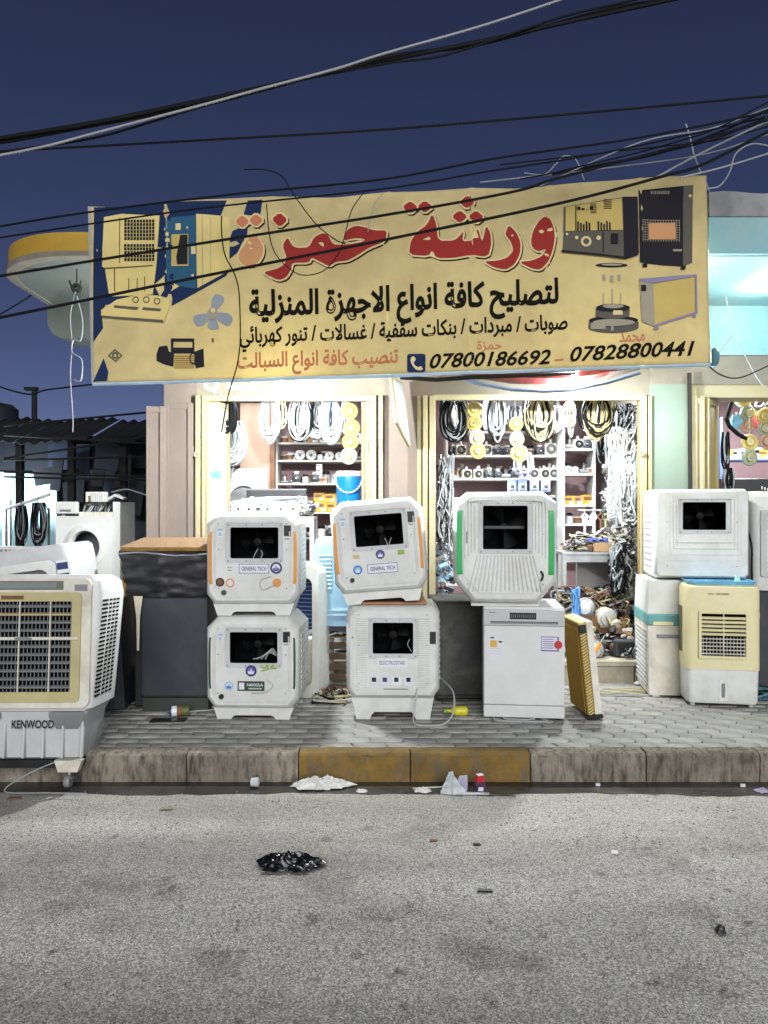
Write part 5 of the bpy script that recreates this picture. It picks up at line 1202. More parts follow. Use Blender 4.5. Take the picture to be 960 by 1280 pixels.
# ---- back rows and stacked goods that fill the shelves
random.seed(99)
def fill(py, Y, pxa, pxb, where, kinds, step=12, up=0, dep=.22):
    cnt = {}; x = pxa
    while x < pxb:
        k = random.choice(kinds); i = cnt.get(k, 0); cnt[k] = i + 1
        put(k, (PX(x, Y + dep), Y + dep, PZ(py, Y) + .0005 + up), f'{KIND[k][1]}, {ORD[min(i, 13)]} from left at the back, {where}', random.uniform(-.5, .5), random.uniform(.85, 1.15)); x += step * random.uniform(.85, 1.2)
for py, nm in ((553, 'top'), (575, 'second'), (604, 'third'), (640, 'fourth'), (672, 'fifth')): fill(py, SY, 356, 458, nm + ' ' + wl, ('box', 'brown', 'jar', 'spool', 'motor', 'valve', 'ring'))
for py, nm in ((539, 'top'), (569, 'second'), (598, 'third'), (634, 'fourth'), (657, 'fifth'), (690, 'sixth')): fill(py, SY, 566, 694, nm + ' ' + wm, ('box', 'brown', 'jar', 'spool', 'motor', 'valve', 'pump'))
fill(573, 8.4, 908, 965, 'top blue shelf of the right shop', ('box', 'brown', 'jar', 'carton', 'pump'), 11, 0, .12)

# ---- hanging cable coils
def coil(label, px, py_top, py_bot, wpx, Y, n_, m, m2=None, r=.007, spread=.05, name='cable_coil'):
    zt, zb_ = PZ(py_top, Y), PZ(py_bot, Y); xc, hw_ = PX(px, Y), wpx * Y / F / 2
    t = thing(name, label, 'cable coil', (xc, Y, zt)); rr_ = random.Random(int(px * 7 + py_bot)); H_ = zb_ - zt
    for mi, mm_ in enumerate([m] + ([m2] if m2 else [])):
        g = G()
        for k in range(n_ if mi == 0 else max(2, n_ // 2)):
            a, hh, dy = hw_ * rr_.uniform(.3, 1), H_ * rr_.uniform(.62, 1.0), rr_.uniform(-spread, spread); ox = rr_.uniform(-.15, .15) * hw_; tp = rr_.uniform(.25, .75)
            pts = [(ox - a * tp, dy, 0), (ox - a * .95, dy + rr_.uniform(-.01, .01), hh * .4), (ox - a * .85, dy, hh * .78), (ox - a * .35, dy, hh * .97), (ox + a * .35, dy, hh * .97), (ox + a * .85, dy, hh * .78), (ox + a * .95, dy + rr_.uniform(-.01, .01), hh * .4), (ox + a * tp, dy, 0)]
            g.tube(bez(pts, 4), r * rr_.uniform(.8, 1.15), 5)
        obj('strands', g, mm_, t)
    g = G(); g.tube([(0, 0, .06), (0, -.02, .02), (0, 0, -.02)], .006, 5); obj('hook', g, steel, t)
    return t
coil('big pale coil of fat hose hanging at the left of the left shop', 288, 527, 582, 42, 7.75, 34, wcable, gcable, .014, .08)
coil('black cable bundle hanging at the far left of the left shop', 282, 503, 610, 24, 7.9, 22, bcable, gcable, .012, .08)
coil('black coil in front of the peach board of the left shop', 284, 500, 545, 22, 7.6, 22, bcable, None, .012, .05)
coil('thin white hose loop hanging at the middle of the left shop', 337, 502, 556, 26, 7.7, 14, wcable, gcable, .010, .04)
coil('dense white coil hanging beside the hose loop in the left shop', 376, 503, 553, 32, 7.75, 26, wcable, bcable, .008, .05)
coil('grey cable hanks hanging between the white coil and the yellow discs in the left shop', 398, 503, 550, 26, 7.8, 24, gcable, bcable, .008, .05)
coil('pale blue tinged hose coil hanging next to the yellow discs in the left shop', 414, 503, 556, 30, 7.65, 24, wcable, M('blue_grey_hose', '7d93b0', .4), .011, .05)
coil('black and white coil at the left of the middle shop', 568, 502, 553, 36, 7.7, 24, bcable, gcable, .008, .05)
coil('sparse grey loop between the two strings of yellow discs in the middle shop', 620, 501, 556, 24, 7.7, 4, gcable, bcable, .010, .03)
coil('dense olive coil at the centre of the middle shop', 674, 498, 554, 36, 7.7, 40, tcable, bcable, .008, .06)
coil('olive and black coil at the right of the middle shop', 746, 498, 552, 36, 7.7, 30, tcable, bcable, .008, .05)
coil('violet grey hose loop lying over the third shelf of the middle shop', 655, 566, 603, 28, 8.55, 6, M('violet_hose', '8d8fb4', .4), None, .012, .03)
coil('dark hose hanging by the door frame of the right shop', 907, 540, 590, 10, 7.7, 8, bcable, gcable, .010, .04)
coil('black cables hanging low in the right shop', 910, 585, 618, 14, 7.7, 8, bcable, gcable, .008, .04)
# ---- strings of yellow discs
def p_disc():
    t = thing('fan_cover', '', 'fan cover'); g = G(); g.lathe([(.004, -.03), (.03, -.03), (.045, -.012), (.06, -.02), (.078, -.012), (.085, 0), (.08, .012), (.004, .012)], axis='y', n=24); obj('dish', g, lyellow, t)
    g = G(); g.lathe([(.03, -.032), (.036, -.038), (.042, -.032)], axis='y', n=20, caps=False); obj('ring', g, M('disc_ring', 'c3ad5e', .4), t); g = G(); g.lathe([(.002, -.036), (.014, -.034), (.016, -.028)], axis='y', n=12); obj('boss', g, steel, t); return t
DM = [M('disc_green', '93a08c', .45, var=.15, scale=14), M('disc_rose', 'b08f86', .45, var=.15, scale=14), lyellow, M('disc_white', 'bdb9a8', .45, var=.12, scale=14)]
disc0 = p_disc(); first = True
STR = [('yellow disc string of the left shop', 7.55, [(437, 514, 1), (440, 535, 1), (438, 552, 1), (436, 570, 1)]), ('left yellow disc string of the middle shop', 7.6, [(593, 512, .95), (593, 529, .95), (596, 547, 1), (597, 564, .95)]), ('right yellow disc string of the middle shop', 7.6, [(645, 530, .85), (646, 549, .95), (649, 567, 1.05)]), ('short yellow disc string before the pink sheet', 8.2, [(712, 508, .7), (712, 527, .85)]), ('lower disc string of the right shop', 7.6, [(937, 553, 1), (937, 572, 1)]), ('upper disc string of the right shop', 7.8, [(931, 498, 1), (935, 517, 1.05), (934, 532, 1.0)]), ('right disc string of the right shop', 7.7, [(957, 520, 1), (958, 536, 1), (959, 552, 1)])]
for nm, Y, ds_ in STR:
    g = G(); top = P(ds_[0][0], 497, Y); g.tube([top] + [P(a, b_, Y + .02) for a, b_, _ in ds_], .003, 4); g2 = Vector(top)
    for v in g.b.verts: v.co -= g2
    tag(obj('hanging_string', g, wcable, loc=g2), 'thin string carrying the ' + nm, 'string')
    for i, (a, b_, sc) in enumerate(ds_):
        lab = f'{ORD[i]} disc from the top of the {nm}'
        if first: disc0.location = P(a, b_, Y); disc0.scale = (sc,) * 3; disc0['label'] = lab; disc0['group'] = 'disc shaped fan covers on strings'; first = False
        else:
            d_ = dup(disc0, P(a, b_, Y), (random.uniform(-.2, .2), random.uniform(0, 6), random.uniform(-.25, .25)), lab, sc)
            mm_ = DM[(i + len(nm)) % 3] if 'right shop' in nm else (None, None, DM[3])[(i + len(nm)) % 3]
            if mm_:
                for ch in d_.children:
                    if ch.name.startswith('dish'): ch.material_slots[0].link = 'OBJECT'; ch.material_slots[0].material = mm_
# ---- tangles
def tangle(label, c, size, n_, ms, r=.006, seed=1, name='cable_tangle', cat='cables'):
    t = thing(name, label, cat, c); rr_ = random.Random(seed)
    for k, m in enumerate(ms):
        g = G()
        for j in range(n_):
            p = [Vector((rr_.uniform(-.5, .5) * size[0], rr_.uniform(-.5, .5) * size[1], rr_.uniform(0.02, 1) * size[2])) for _ in range(4)]
            q_ = bez(p, 5)
            for v in q_: v.z = max(v.z, r)
            g.tube(q_, r * rr_.uniform(.7, 1.3), 4)
        obj('wires', g, m, t)
    return t
tangle('heap of white machine parts and wires on the counter of the left shop', (PX(337, 7.55), 7.72, PZ(645, 7.5)), (.72, .3, .19), 26, [wcable, gcable, white], .009, 3)
tangle('white and black wire bundle standing inside the left door of the left shop', (PX(263, 7.5), 7.5, PZ(655, 7.4)), (.13, .12, .45), 22, [wcable, bcable, gcable], .008, 4)
tangle('tall mass of white wires down the right door frame of the middle shop', (PX(779, 7.6), 7.62, PZ(660, 7.5)), (.27, .2, 1.0), 40, [wcable, gcable, white], .008, 5)
tangle('silver tangle under the ceiling at the right of the middle shop', (PX(783, 7.7), 7.75, PZ(560, 7.6)), (.26, .2, .45), 24, [wcable, gcable, bcable], .007, 6)
tangle('black wire bundle beside the right gate bars of the middle shop', (PX(777, 7.4), 7.42, PZ(745, 7.3)), (.2, .16, .5), 26, [bcable, gcable], .009, 7)
tangle('tangle of wires down the left gate bars of the middle shop', (PX(556, 7.5), 7.5, PZ(690, 7.4)), (.16, .14, .95), 26, [gcable, wcable, bcable], .007, 8)
tangle('wire heap on the workbench of the middle shop', (PX(752, 7.55), 7.66, PZ(688, 7.5)), (.55, .25, .16), 22, [wcable, bcable, tcable], .007, 9)
tangle('tangled heap of cables and copper under the workbench', (PX(742, 7.35), 7.5, FL + .2), (.72, .3, .42), 30, [bcable, tcable, gcable, rust], .009, 10)
tangle('loose cables on the floor of the middle shop', (PX(760, 7.25), 7.32, FL), (.75, .3, .2), 20, [bcable, wcable, gcable, tcable], .009, 11)
tangle('blue cable hank hanging in front of the workbench', (PX(722, 7.1), 7.15, PZ(793, 7.05)), (.08, .06, .42), 14, [blcable, M('blue_light', '5c8fc0', .4)], .009, 12)
tangle('white and dark cables lying over the wooden crate', (PX(418, 6.6), 6.66, PAV + .487), (.38, .2, .08), 9, [wcable, bcable], .008, 13)
tangle('loose cables on the pavement between left and middle stacks', (PX(415, 6.2), 6.3, PAV), (.34, .3, .05), 7, [wcable, bcable, tcable], .008, 14)
tangle('dark coils on the floor at the right edge', (PX(950, 6.2), 6.3, PAV), (.3, .25, .12), 10, [bcable, M('teal_cable', '3f6e78', .4)], .010, 15)
tangle('thin loose wires on the pavement before the shop step', (PX(770, 6.5), 6.6, PAV), (.9, .35, .012), 7, [gcable, tcable], .004, 16)
# ---- heaps of small metal and plastic parts
def heap(label, c, size, n_, ms, seed, sc=1.0, cone=.5):
    t = thing('parts_heap', label, 'parts', c); rr_ = random.Random(seed)
    for m in ms:
        g = G()
        for j in range(n_):
            u, v = rr_.uniform(-1, 1), rr_.uniform(-1, 1); top = size[2] * (1 - cone * max(abs(u), abs(v)))
            r = sc * rr_.uniform(.012, .04); p = Vector((u * size[0] / 2, v * size[1] / 2, rr_.random() * top))
            d = Vector((rr_.gauss(0, 1), rr_.gauss(0, 1), rr_.gauss(0, .7))).normalized(); k = rr_.random(); ln = r * rr_.uniform(.6, 3)
            p.z = max(p.z, abs(d.z) * ln + r)
            if k < .4: g.cyl(p - d * ln, p + d * ln, r * .7, n=9)
            elif k < .7: g.box(p, (r * 1.6, r * rr_.uniform(.8, 2), r * 1.2), d.to_track_quat('Z', 'Y').to_matrix().to_4x4(), r * .1)
            else:
                a = d.orthogonal().normalized(); b_ = d.cross(a); g.tube([p + (a * math.cos(q_) + b_ * math.sin(q_)) * r * 1.3 for q_ in (2 * math.pi * i / 12 for i in range(12))], r * .25, 5, True)
            p.z = max(p.z, r)
        o = obj('small_parts', g, m, t); o['kind'] = 'stuff'
    return t
heap('dark and silver scrap heap on the floor under the workbench', (PX(752, 7.2), 7.32, FL), (.8, .34, .45), 46, [steel, dgrey, white2, rust, tcable], 61, 1.1)
heap('small parts piled on the workbench', (PX(748, 7.45), 7.7, PZ(690, 7.5)), (.6, .34, .17), 30, [steel, dgrey, lgrey, white2, rust], 62, .8)
heap('tall column of silver parts against the right wall of the middle shop', (PX(783, 7.8), 7.95, FL), (.3, .4, 2.2), 110, [steel, lgrey, white2, dgrey], 63, 1.0, .1)
heap('column of small parts inside the left gate of the middle shop', (PX(557, 7.6), 7.7, FL), (.16, .2, 1.7), 60, [steel, lgrey, dgrey, pblue], 64, .9, .1)
heap('white and grey parts piled along the counter of the left shop', (PX(335, 7.6), 7.76, PZ(646, 7.5)), (.85, .3, .17), 40, [white2, lgrey, steel, dgrey], 65, 1.0, .35)
heap('dark parts standing along the left wall of the left shop', (PX(277, 7.75), 7.85, FL), (.2, .35, 1.5), 60, [dgrey, white2, lgrey, bcable], 66, 1.0, .1)
heap('scrap pieces on the floor at the foot of the right gate bars', (PX(797, 7.1), 7.1, FL), (.3, .2, .14), 22, [dgrey, steel, white2], 67, .8)
heap('small parts on the pavement under the wooden crate', (PX(412, 6.4), 6.45, PAV), (.3, .16, .08), 16, [rust, dgrey, tcable], 68, .7)
HK = [bcable, gcable, tcable, M('lilac_cable', '8a86a6', .5), wcable]
for i in range(11): coil(f'{ORD[i]} small hank from the left along the back wall of the middle shop', 556 + i * 17.5, 500 + (i % 3) * 4, 533 + (i * 7) % 16, 13 + (i % 3) * 3, 8.5, 9, HK[i % 5], HK[(i + 1) % 5], .008, .04, 'small_hank')
for i in range(5): coil(f'{ORD[i]} small hank from the left along the back wall of the left shop', 352 + i * 20, 503 + (i % 2) * 4, 538 + (i * 5) % 12, 15, 8.45, 9, HK[(i + 2) % 5], HK[i % 5], .008, .04, 'small_hank')
for i in range(4): coil(f'{ORD[i]} hank from the front along the right wall of the middle shop', 752 + i * 13, 502 + i * 5, 580 + i * 12, 16, 8.3 - i * .17, 12, HK[(i * 2) % 5], gcable, .008, .05, 'small_hank')

# ---- counters and workbench
def table(label, xa_, xb_, ya, yb, z0, z1, m, name='table', legs=True, cat='table'):
    t = thing(name, label, cat, ((xa_ + xb_) / 2, (ya + yb) / 2, z0)); hx_, hy, H_ = (xb_ - xa_) / 2, (yb - ya) / 2, z1 - z0
    obj('top', G().bb(-hx_, hx_, -hy, hy, H_ - .03, H_, .004), m, t); obj('apron', G().bb(-hx_ + .03, hx_ - .03, -hy + .01, -hy + .03, H_ - .1, H_ - .031), m, t)
    for sx in (-1, 1):
        for sy in (-1, 1): obj('leg', G().bb(sx * (hx_ - .04), sx * hx_, sy * (hy - .04), sy * hy, 0, H_ - .031), m, t)
    return t
table('grey counter across the left doorway behind the left stack', PX(268, 7.5), PX(392, 7.5), 7.52, 7.95, FL, PZ(646, 7.5), lgrey, 'counter', cat='counter')
table('worn steel workbench in the middle doorway', PX(706, 7.4), PX(790, 7.4), 7.5, 7.9, FL, PZ(690, 7.5), steel, 'workbench', cat='workbench')
bx = tag(obj('dark_tray', G().bb(PX(308, 7.85), PX(383, 7.85), 7.85, 7.93, PZ(634, 7.85), PZ(611, 7.85), .004), dgrey), 'long dark grey appliance lid behind the white parts on the counter', 'lid')
obj('lid_rim', G().bb(PX(308, 7.85), PX(383, 7.85), 7.84, 7.849, PZ(613, 7.85), PZ(611, 7.85)), mgrey, bx)
t = thing('washer_panel', 'pale pink washer front panel with round hole behind the counter of the left shop', 'panel', (PX(305, 8.1), 8.1, PZ(645, 8.1)))
obj('panel', G().plate(rect(-.22, .25, 0, .5, .01), [circ(0, .17, .15, 24)], -.02, .02), M('pink_white', 'd3c2bd', .5), t)
g = G(); g.lathe([(.15, -.03), (.17, -.03), (.17, -.02), (.15, -.02)], (0, 0, .17), 'y', 24, False); obj('hole_rim', g, white, t); obj('drum', G().bb(-.18, .18, .03, .05, 0, .35), steel, t)
# wheel shaped parts along the counter front
for i, x in enumerate((297, 310, 334, 350, 366)):
    put('ring', (PX(x, 7.5), 7.545, PZ(646, 7.5) + .002), f'{ORD[i]} white wheel from the left on the front edge of the left shop counter', random.uniform(-.3, .3), 1.1, 'wheels on the counter')
# blue water jug
t = thing('water_jug', 'bright blue water jug with white lid and handle standing in the left doorway', 'jug', (PX(436, 7.55), 7.6, PZ(634, 7.5)))
g = G(); g.lathe([(.115, 0), (.122, .01), (.128, .27), (.126, .30)], n=28); obj('body', g, blue, t)
g = G(); g.lathe([(.128, .30), (.135, .305), (.135, .335), (.12, .355), (.02, .36)], n=28); obj('lid', g, M('jug_lid', 'cfc8c2', .4), t)
g = G(); g.tube([(.132 * math.cos(a), -.135 * abs(math.sin(a)) - .01, .30 - .16 * math.sin(a)) for a in (math.pi * i / 16 for i in range(17))], .007, 6); obj('handle', g, white, t)
g = G(); g.cyl((0, -.12, .05), (0, -.15, .05), .014, n=10); obj('tap', g, white, t)
tag(obj('jug_stand', G().bb(PX(418, 7.5), PX(455, 7.5), 7.45, 7.75, FL, PZ(634, 7.5) - .001, .006), lgrey), 'grey box under the bright blue water jug', 'box')
# heaped machine bodies on the floor of the middle shop
random.seed(31)
for i, (px, py, w_, h_, m_, lab) in enumerate(((722, 815, .17, .16, lgrey, 'round grey motor body at the left of the floor heap in the middle shop'), (745, 812, .2, .13, steel, 'silver pump body at the front of the floor heap in the middle shop'), (786, 818, .26, .17, dgrey, 'dark box with square front at the right of the floor heap'), (757, 785, .2, .18, white2, 'white drum part in the middle of the floor heap'), (735, 770, .18, .16, steel, 'steel part on top of the floor heap under the workbench'))):
    Y = 7.1 if py > 800 else 7.3
    t = thing('machine_part', lab, 'machine part', (PX(px, Y), Y + .08, PZ(py, Y) if py < 800 else FL), (0, 0, random.uniform(-.5, .5)), 'machine parts heaped on the floor')
    if i == 2: obj('case', G().bb(-w_ / 2, w_ / 2, -.1, .1, 0, h_, .02), m_, t); obj('front', G().bb(-w_ * .35, w_ * .35, -.106, -.101, .03, h_ - .03, .002), black, t)
    else:
        g = G(); g.lathe([(w_ * .2, -.1), (w_ * .5, -.08), (w_ * .5, .08), (w_ * .3, .1)], (0, 0, h_ * .52), 'y', 18); obj('case', g, m_, t)
        g = G(); g.lathe([(w_ * .15, -.115), (w_ * .36, -.105), (w_ * .36, -.09)], (0, 0, h_ * .52), 'y', 16); obj('cap', g, lgrey, t); obj('foot', G().bb(-w_ * .4, w_ * .4, -.05, .05, 0, .03), steel, t)
    if py < 800:
        tag(obj('support_block', G().bb(-w_ * .5, w_ * .5, -.09, .09, 0, PZ(py, Y) - FL - .001), rust, loc=(PX(px, Y), Y + .08, FL)), ('rusty block under the white drum part', 'rusty block under the steel part below the workbench')[i - 3], 'block')
t = thing('orange_tool', 'orange handled tool sticking out of the floor heap beside the pad panel', 'tool', (PX(741, 7.0), 7.05, FL), (0, R(30), 0))
obj('handle', G().cyl((0, 0, .02), (0, 0, .16), .022, .018, 10), orange, t); obj('blade', G().cyl((0, 0, .16), (0, 0, .24), .008, n=6), steel, t)
t = thing('dust_pan', 'dark curved sheet leaning by the right gate bars on the shop step', 'sheet', (PX(815, 6.98), 7.02, FL), (0, 0, 0))
g = G(); g.grid(lambda u, v: (-.16 + .32 * u, .05 * math.sin(v * 2), .002 + .24 * v * (u ** 1.6) + .004), 10, 8); o = obj('pan', g, dgrey, t); o.modifiers.new('thickness', 'SOLIDIFY').thickness = .006
obj('lip', G().bb(-.16, .16, -.012, -.002, 0.001, .012), mgrey, t)
t = thing('blue_cloth', 'bright blue cloth lying on the workbench heap', 'cloth', (PX(748, 7.45), 7.56, PZ(679, 7.45)))
g = G(); g.grid(lambda u, v: (-.12 + .24 * u, -.05 + .1 * v, .02 + .05 * abs(noise.noise((u * 4, v * 3, 1)))), 14, 8); obj('fabric', g, M('cloth_blue', '2a3fb4', .7), t)
g = G(); g.grid(lambda u, v: (-.02 + .26 * u, .0 + .1 * v, .03 + .12 * math.sin(u * math.pi) * (1 - v * .3) + .03 * noise.noise((u * 6, v * 4, 3))), 14, 8); obj('bag', g, M('white_bag', 'cfd2d4', .4), t)
tag(obj('bench_carton', G().bb(PX(745, 7.45), PX(775, 7.45), 7.5, 7.6, PZ(690, 7.5) + .001, PZ(679, 7.5), .004), card), 'flat brown carton on the front edge of the workbench', 'carton')
tag(obj('grey_board', G().bb(PX(722, 7.9), PX(772, 7.9), 7.94, 7.97, FL, PZ(694, 7.9)), M('grey_board', '8b8785', .7, var=.15)), 'grey board standing under the workbench', 'board')
for i, (x, m_) in enumerate(((731, sticker), (742, lgrey), (751, rust), (757, tcable))):
    t = thing('hanging_tool', ('white', 'grey', 'copper coloured', 'tan')[i] + ' ring tool hanging above the workbench', 'tool', P(x, 646, 7.9)); g = G(); g.lathe([(.022, -.006), (.036, -.006), (.036, .006), (.022, .006), (.022, -.006)], axis='y', n=14, caps=False); obj('ring', g, m_, t); obj('stem', G().cyl((0, 0, -.03), (0, 0, -.17), .011, n=6), m_, t)
    g = G(); g.tube([(0, 0, .03), (0, .05, .08)], .003, 4); obj('hook', g, steel, t)
tag(obj('tool_rail', G().cyl(P(722, 638, 7.95), P(765, 638, 7.95), .012, n=8), steel), 'steel rail above the workbench that the ring tools hang from', 'rail')
# cyan and red packets in the right shop
for x, y_, m_, lab in ((921, 527, cyanm, 'cyan packet hanging in the right shop'), (945, 526, M('pink_packet', 'c9607c', .5), 'pink packet hanging between the disc strings of the right shop')):
    t = thing('packet', lab, 'packet', P(x, y_, 7.8)); obj('pouch', G().loft([[(-.04, -.01, -.09), (.05, -.01, -.06), (.05, .01, -.06), (-.04, .01, -.09)], [(-.06, -.02, 0), (.06, -.02, 0), (.06, .02, 0), (-.06, .02, 0)], [(-.04, -.004, .07), (.04, -.004, .07), (.04, .004, .07), (-.04, .004, .07)]]), m_, t); obj('tab', G().bb(-.01, .01, -.002, .002, .07, .1), sticker, t)
t = thing('curled_hose', 'grey scroll of hose under the lintel of the right shop', 'hose', P(940, 503, 7.9)); g = G()
for s in (-1, 1): g.tube([(s * (.05 + .1 * i / 20) + .06 * math.sin(i * .5) * s, 0, .05 * math.cos(i * .45)) for i in range(21)], .011, 6)
obj('tube', g, gcable, t)
t = thing('black_strap', 'black strap hanging diagonally across the right shop', 'strap', P(918, 495, 7.6)); o_ = P(918, 495, 7.6); g = G(); g.tube([P(a, b_, 7.6) - o_ for a, b_ in ((918, 493), (912, 510), (908, 524), (912, 533), (922, 542), (933, 549))], .022, 6); obj('strap', g, bcable, t)
t = thing('speaker_box', 'black amplifier box with small white marks on the low shelf of the right shop', 'amplifier', (PX(945, 8.2), 8.23, PZ(624, 8.2))); obj('case', G().bb(-.35, .35, -.12, .15, 0, .22, .01), black, t); g = G()
for k in range(8): g.box((.02 + k * .03, -.122, .12 - .01 * (k % 3)), (.012, .004, .03))
obj('marks', g, lgrey, t)
tag(obj('amplifier_stand', G().bb(PX(905, 8.1), PX(985, 8.1), 8.1, 8.4, FL, PZ(624, 8.2) - .001), dgrey), 'dark cabinet under the amplifier in the right shop', 'cabinet')

# ------------------------------------------------------------------ lamps of the place
bulbm = M('bulb_glow', 'ffffff', .3, var=0, emit='f4f8ff', es=14, rnd=0)
def lamp(label, loc, watts, col=(.95, .985, 1), rad=.045, hang=.3, name='bulb_lamp'):
    t = thing(name, label, 'lamp', loc)
    g = G(); g.lathe([(.001, -.06), (.025, -.055), (.038, -.03), (.036, 0), (.02, .03), (.014, .05)], n=16); o = obj('bulb', g, bulbm, t); o.visible_shadow = True
    g = G(); g.lathe([(.016, .05), (.02, .055), (.02, .095), (.008, .10)], n=12); obj('socket', g, white2, t)
    g = G(); g.tube([(0, 0, .1), (.005, .0, .1 + hang * .5), (0, 0, .1 + hang)], .004, 5); obj('flex', g, bcable, t)
    l = bpy.data.lights.new('lamp_light', 'POINT'); l.energy = watts; l.color = col; l.shadow_soft_size = rad
    lo = link('lamp_light', l, t); lo.location = (0, 0, -.11); return t
def tubelamp(label, c, ln, watts, col=(.97, .99, 1)):
    t = thing('tube_lamp', label, 'lamp', c)
    g = G(); g.cyl((-ln / 2, 0, 0), (ln / 2, 0, 0), .014, n=10); obj('tube', g, bulbm, t)
    g = G(); g.bb(-ln / 2 - .02, ln / 2 + .02, -.03, .03, .018, .05, .004); obj('fitting', g, white2, t)
    l = bpy.data.lights.new('tube_light', 'AREA'); l.shape = 'RECTANGLE'; l.size = ln; l.size_y = .1; l.energy = watts; l.color = col
    lo = link('tube_light', l, t); lo.location = (0, 0, -.02); return t
lamp('bare lit bulb hanging just below the banner over the left doorway', P(352, 480, 6.12), 130, hang=.75)
lamp('bare lit bulb behind the lower edge of the banner over the middle doorway', (1.62, 6.55, 2.95), 165, hang=.6)
tubelamp('ceiling tube light of the left shop', (-.9, 8.1, 3.04), 1.2, 24)
tubelamp('ceiling tube light of the middle shop', (1.4, 8.1, 3.04), 1.4, 44)
tubelamp('ceiling tube light of the right shop', (3.7, 8.0, 3.04), 1.2, 45)
lamp('bare lit bulb under the canopy at the right edge', P(968, 352, 6.5), 12, (.93, 1, 1), hang=.15)

# ------------------------------------------------------------------ neighbouring shop and roofs on the left
nb = thing('neighbour_shop', 'dark low neighbouring shop with sheet roof and glowing blue white front at the far left', 'building', (PX(60, 10.5), 10.5, 0))
nO = Vector((PX(60, 10.5), 10.5, 0))
def npart(name, g, m, par=None):
    o = obj(name, g, m, par or nb)
    if not par: o.location = -nO
    return o
zr = PZ(545, 10.5)
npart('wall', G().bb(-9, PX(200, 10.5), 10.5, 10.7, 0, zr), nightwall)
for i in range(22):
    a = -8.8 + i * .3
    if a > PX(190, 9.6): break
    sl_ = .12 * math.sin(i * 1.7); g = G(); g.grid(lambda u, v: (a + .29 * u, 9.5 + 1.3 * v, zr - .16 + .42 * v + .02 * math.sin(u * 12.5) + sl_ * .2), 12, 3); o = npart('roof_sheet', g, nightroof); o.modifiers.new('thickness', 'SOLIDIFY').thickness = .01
for px in (20, 85, 150): npart('post', G().bb(PX(px, 9.6), PX(px, 9.6) + .08, 9.58, 9.66, 0, zr - .16), nightroof)
for i, (a, b_, z0, z1, m_) in enumerate(((60, 112, 595, 555, '16233a'), (115, 182, 585, 556, '2b2f3a'), (110, 150, 640, 600, '1b2233'), (60, 100, 575, 560, '46302c'))):
    npart('awning_panel', G().bb(PX(a, 10.2), PX(b_, 10.2), 10.2 + i * .03, 10.22 + i * .03, PZ(z0, 10.2), PZ(z1, 10.2)), M('awning_%d' % i, m_, .8, var=.25, scale=3))
npart('doorway_frame', G().plate(rect(PX(-90, 9.9), PX(14, 9.9), PAV, PZ(625, 9.9)), [rect(PX(-80, 9.9), PX(5, 9.9), PAV + .05, PZ(632, 9.9))], 9.86, 9.92), white2)
npart('lit_wall', G().bb(PX(-140, 10.4), PX(70, 10.4), 10.42, 10.48, PAV, PZ(590, 10.4)), M('pale_cyan_wall', 'a9cfd6', .7, var=.2, scale=4))
lamp('bare cold white bulb of the neighbouring shop at the far left', P(-14, 600, 9.7), 55, (.72, .86, 1), .05, .3)
random.seed(44)
for i in range(9):
    a = 62 + i * 13; npart('clutter_board', G().box((PX(a, 10), 10.0 + random.uniform(-.15, .1), PZ(600, 10) + random.uniform(-.3, .35)), (random.uniform(.1, .4), .03, random.uniform(.15, .5)), Matrix.Rotation(random.uniform(-.3, .3), 4, 'Y')), random.choice([nightroof, nightwall, M('junk%d' % i, ('1d222c', '241c1a', '191d26')[i % 3], .8)]))
for i in range(6):
    z = PZ(535 + i * 14, 9.45); g = G(); g.cyl((PX(5, 9.45), 9.45, z + random.uniform(-.1, .1)), (PX(182, 9.45), 9.45, z + random.uniform(-.15, .2)), .014, n=5); npart('pole', g, nightroof)
# rack with hoses in front of it
t = thing('hose_rack', 'slanted white pole with black hoses hanging from it at the left', 'rack', P(40, 630, 9.3)); o_ = P(40, 630, 9.3)
g = G(); g.cyl(P(6, 637, 9.3) - o_, P(62, 618, 9.3) - o_, .02, n=8); obj('pole', g, white, t)
for px in (8, 61): obj('stand', G().cyl(P(px, 635, 9.32) - o_, Vector((PX(px, 9.32), 9.32, PAV)) - o_, .015, n=6), steel, t)
coil('narrow black hose coil on the left half of the slanted pole', 27, 632, 684, 15, 9.25, 14, bcable, gcable, .007, .05, 'hose_coil')
coil('wide tangled grey black hose coil on the right half of the slanted pole', 48, 628, 684, 22, 9.25, 22, bcable, gcable, .007, .06, 'hose_coil')
cr = thing('white_crate', 'white plastic slatted crate below the hanging hoses at the left', 'crate', P(28, 700, 8.9)); zc_ = PZ(682, 8.9) - PZ(700, 8.9)
for k in range(3): obj('rail', G().bb(-.3, .3, -.15, -.13, k * zc_ / 2.6, k * zc_ / 2.6 + .035), white, cr)
for k in range(13): obj('slat', G().bb(-.3 + k * .048, -.28 + k * .048, -.145, -.13, 0.0, zc_), white, cr)
obj('box', G().bb(-.3, .3, -.125, .15, 0, zc_ - .01), mgrey, cr)
tag(obj('crate_table', G().bb(PX(-8, 8.9), PX(66, 8.9), 8.7, 9.1, PAV, PZ(700, 8.9) - .001), nightwall), 'dark block under the white slatted crate at the left', 'block')
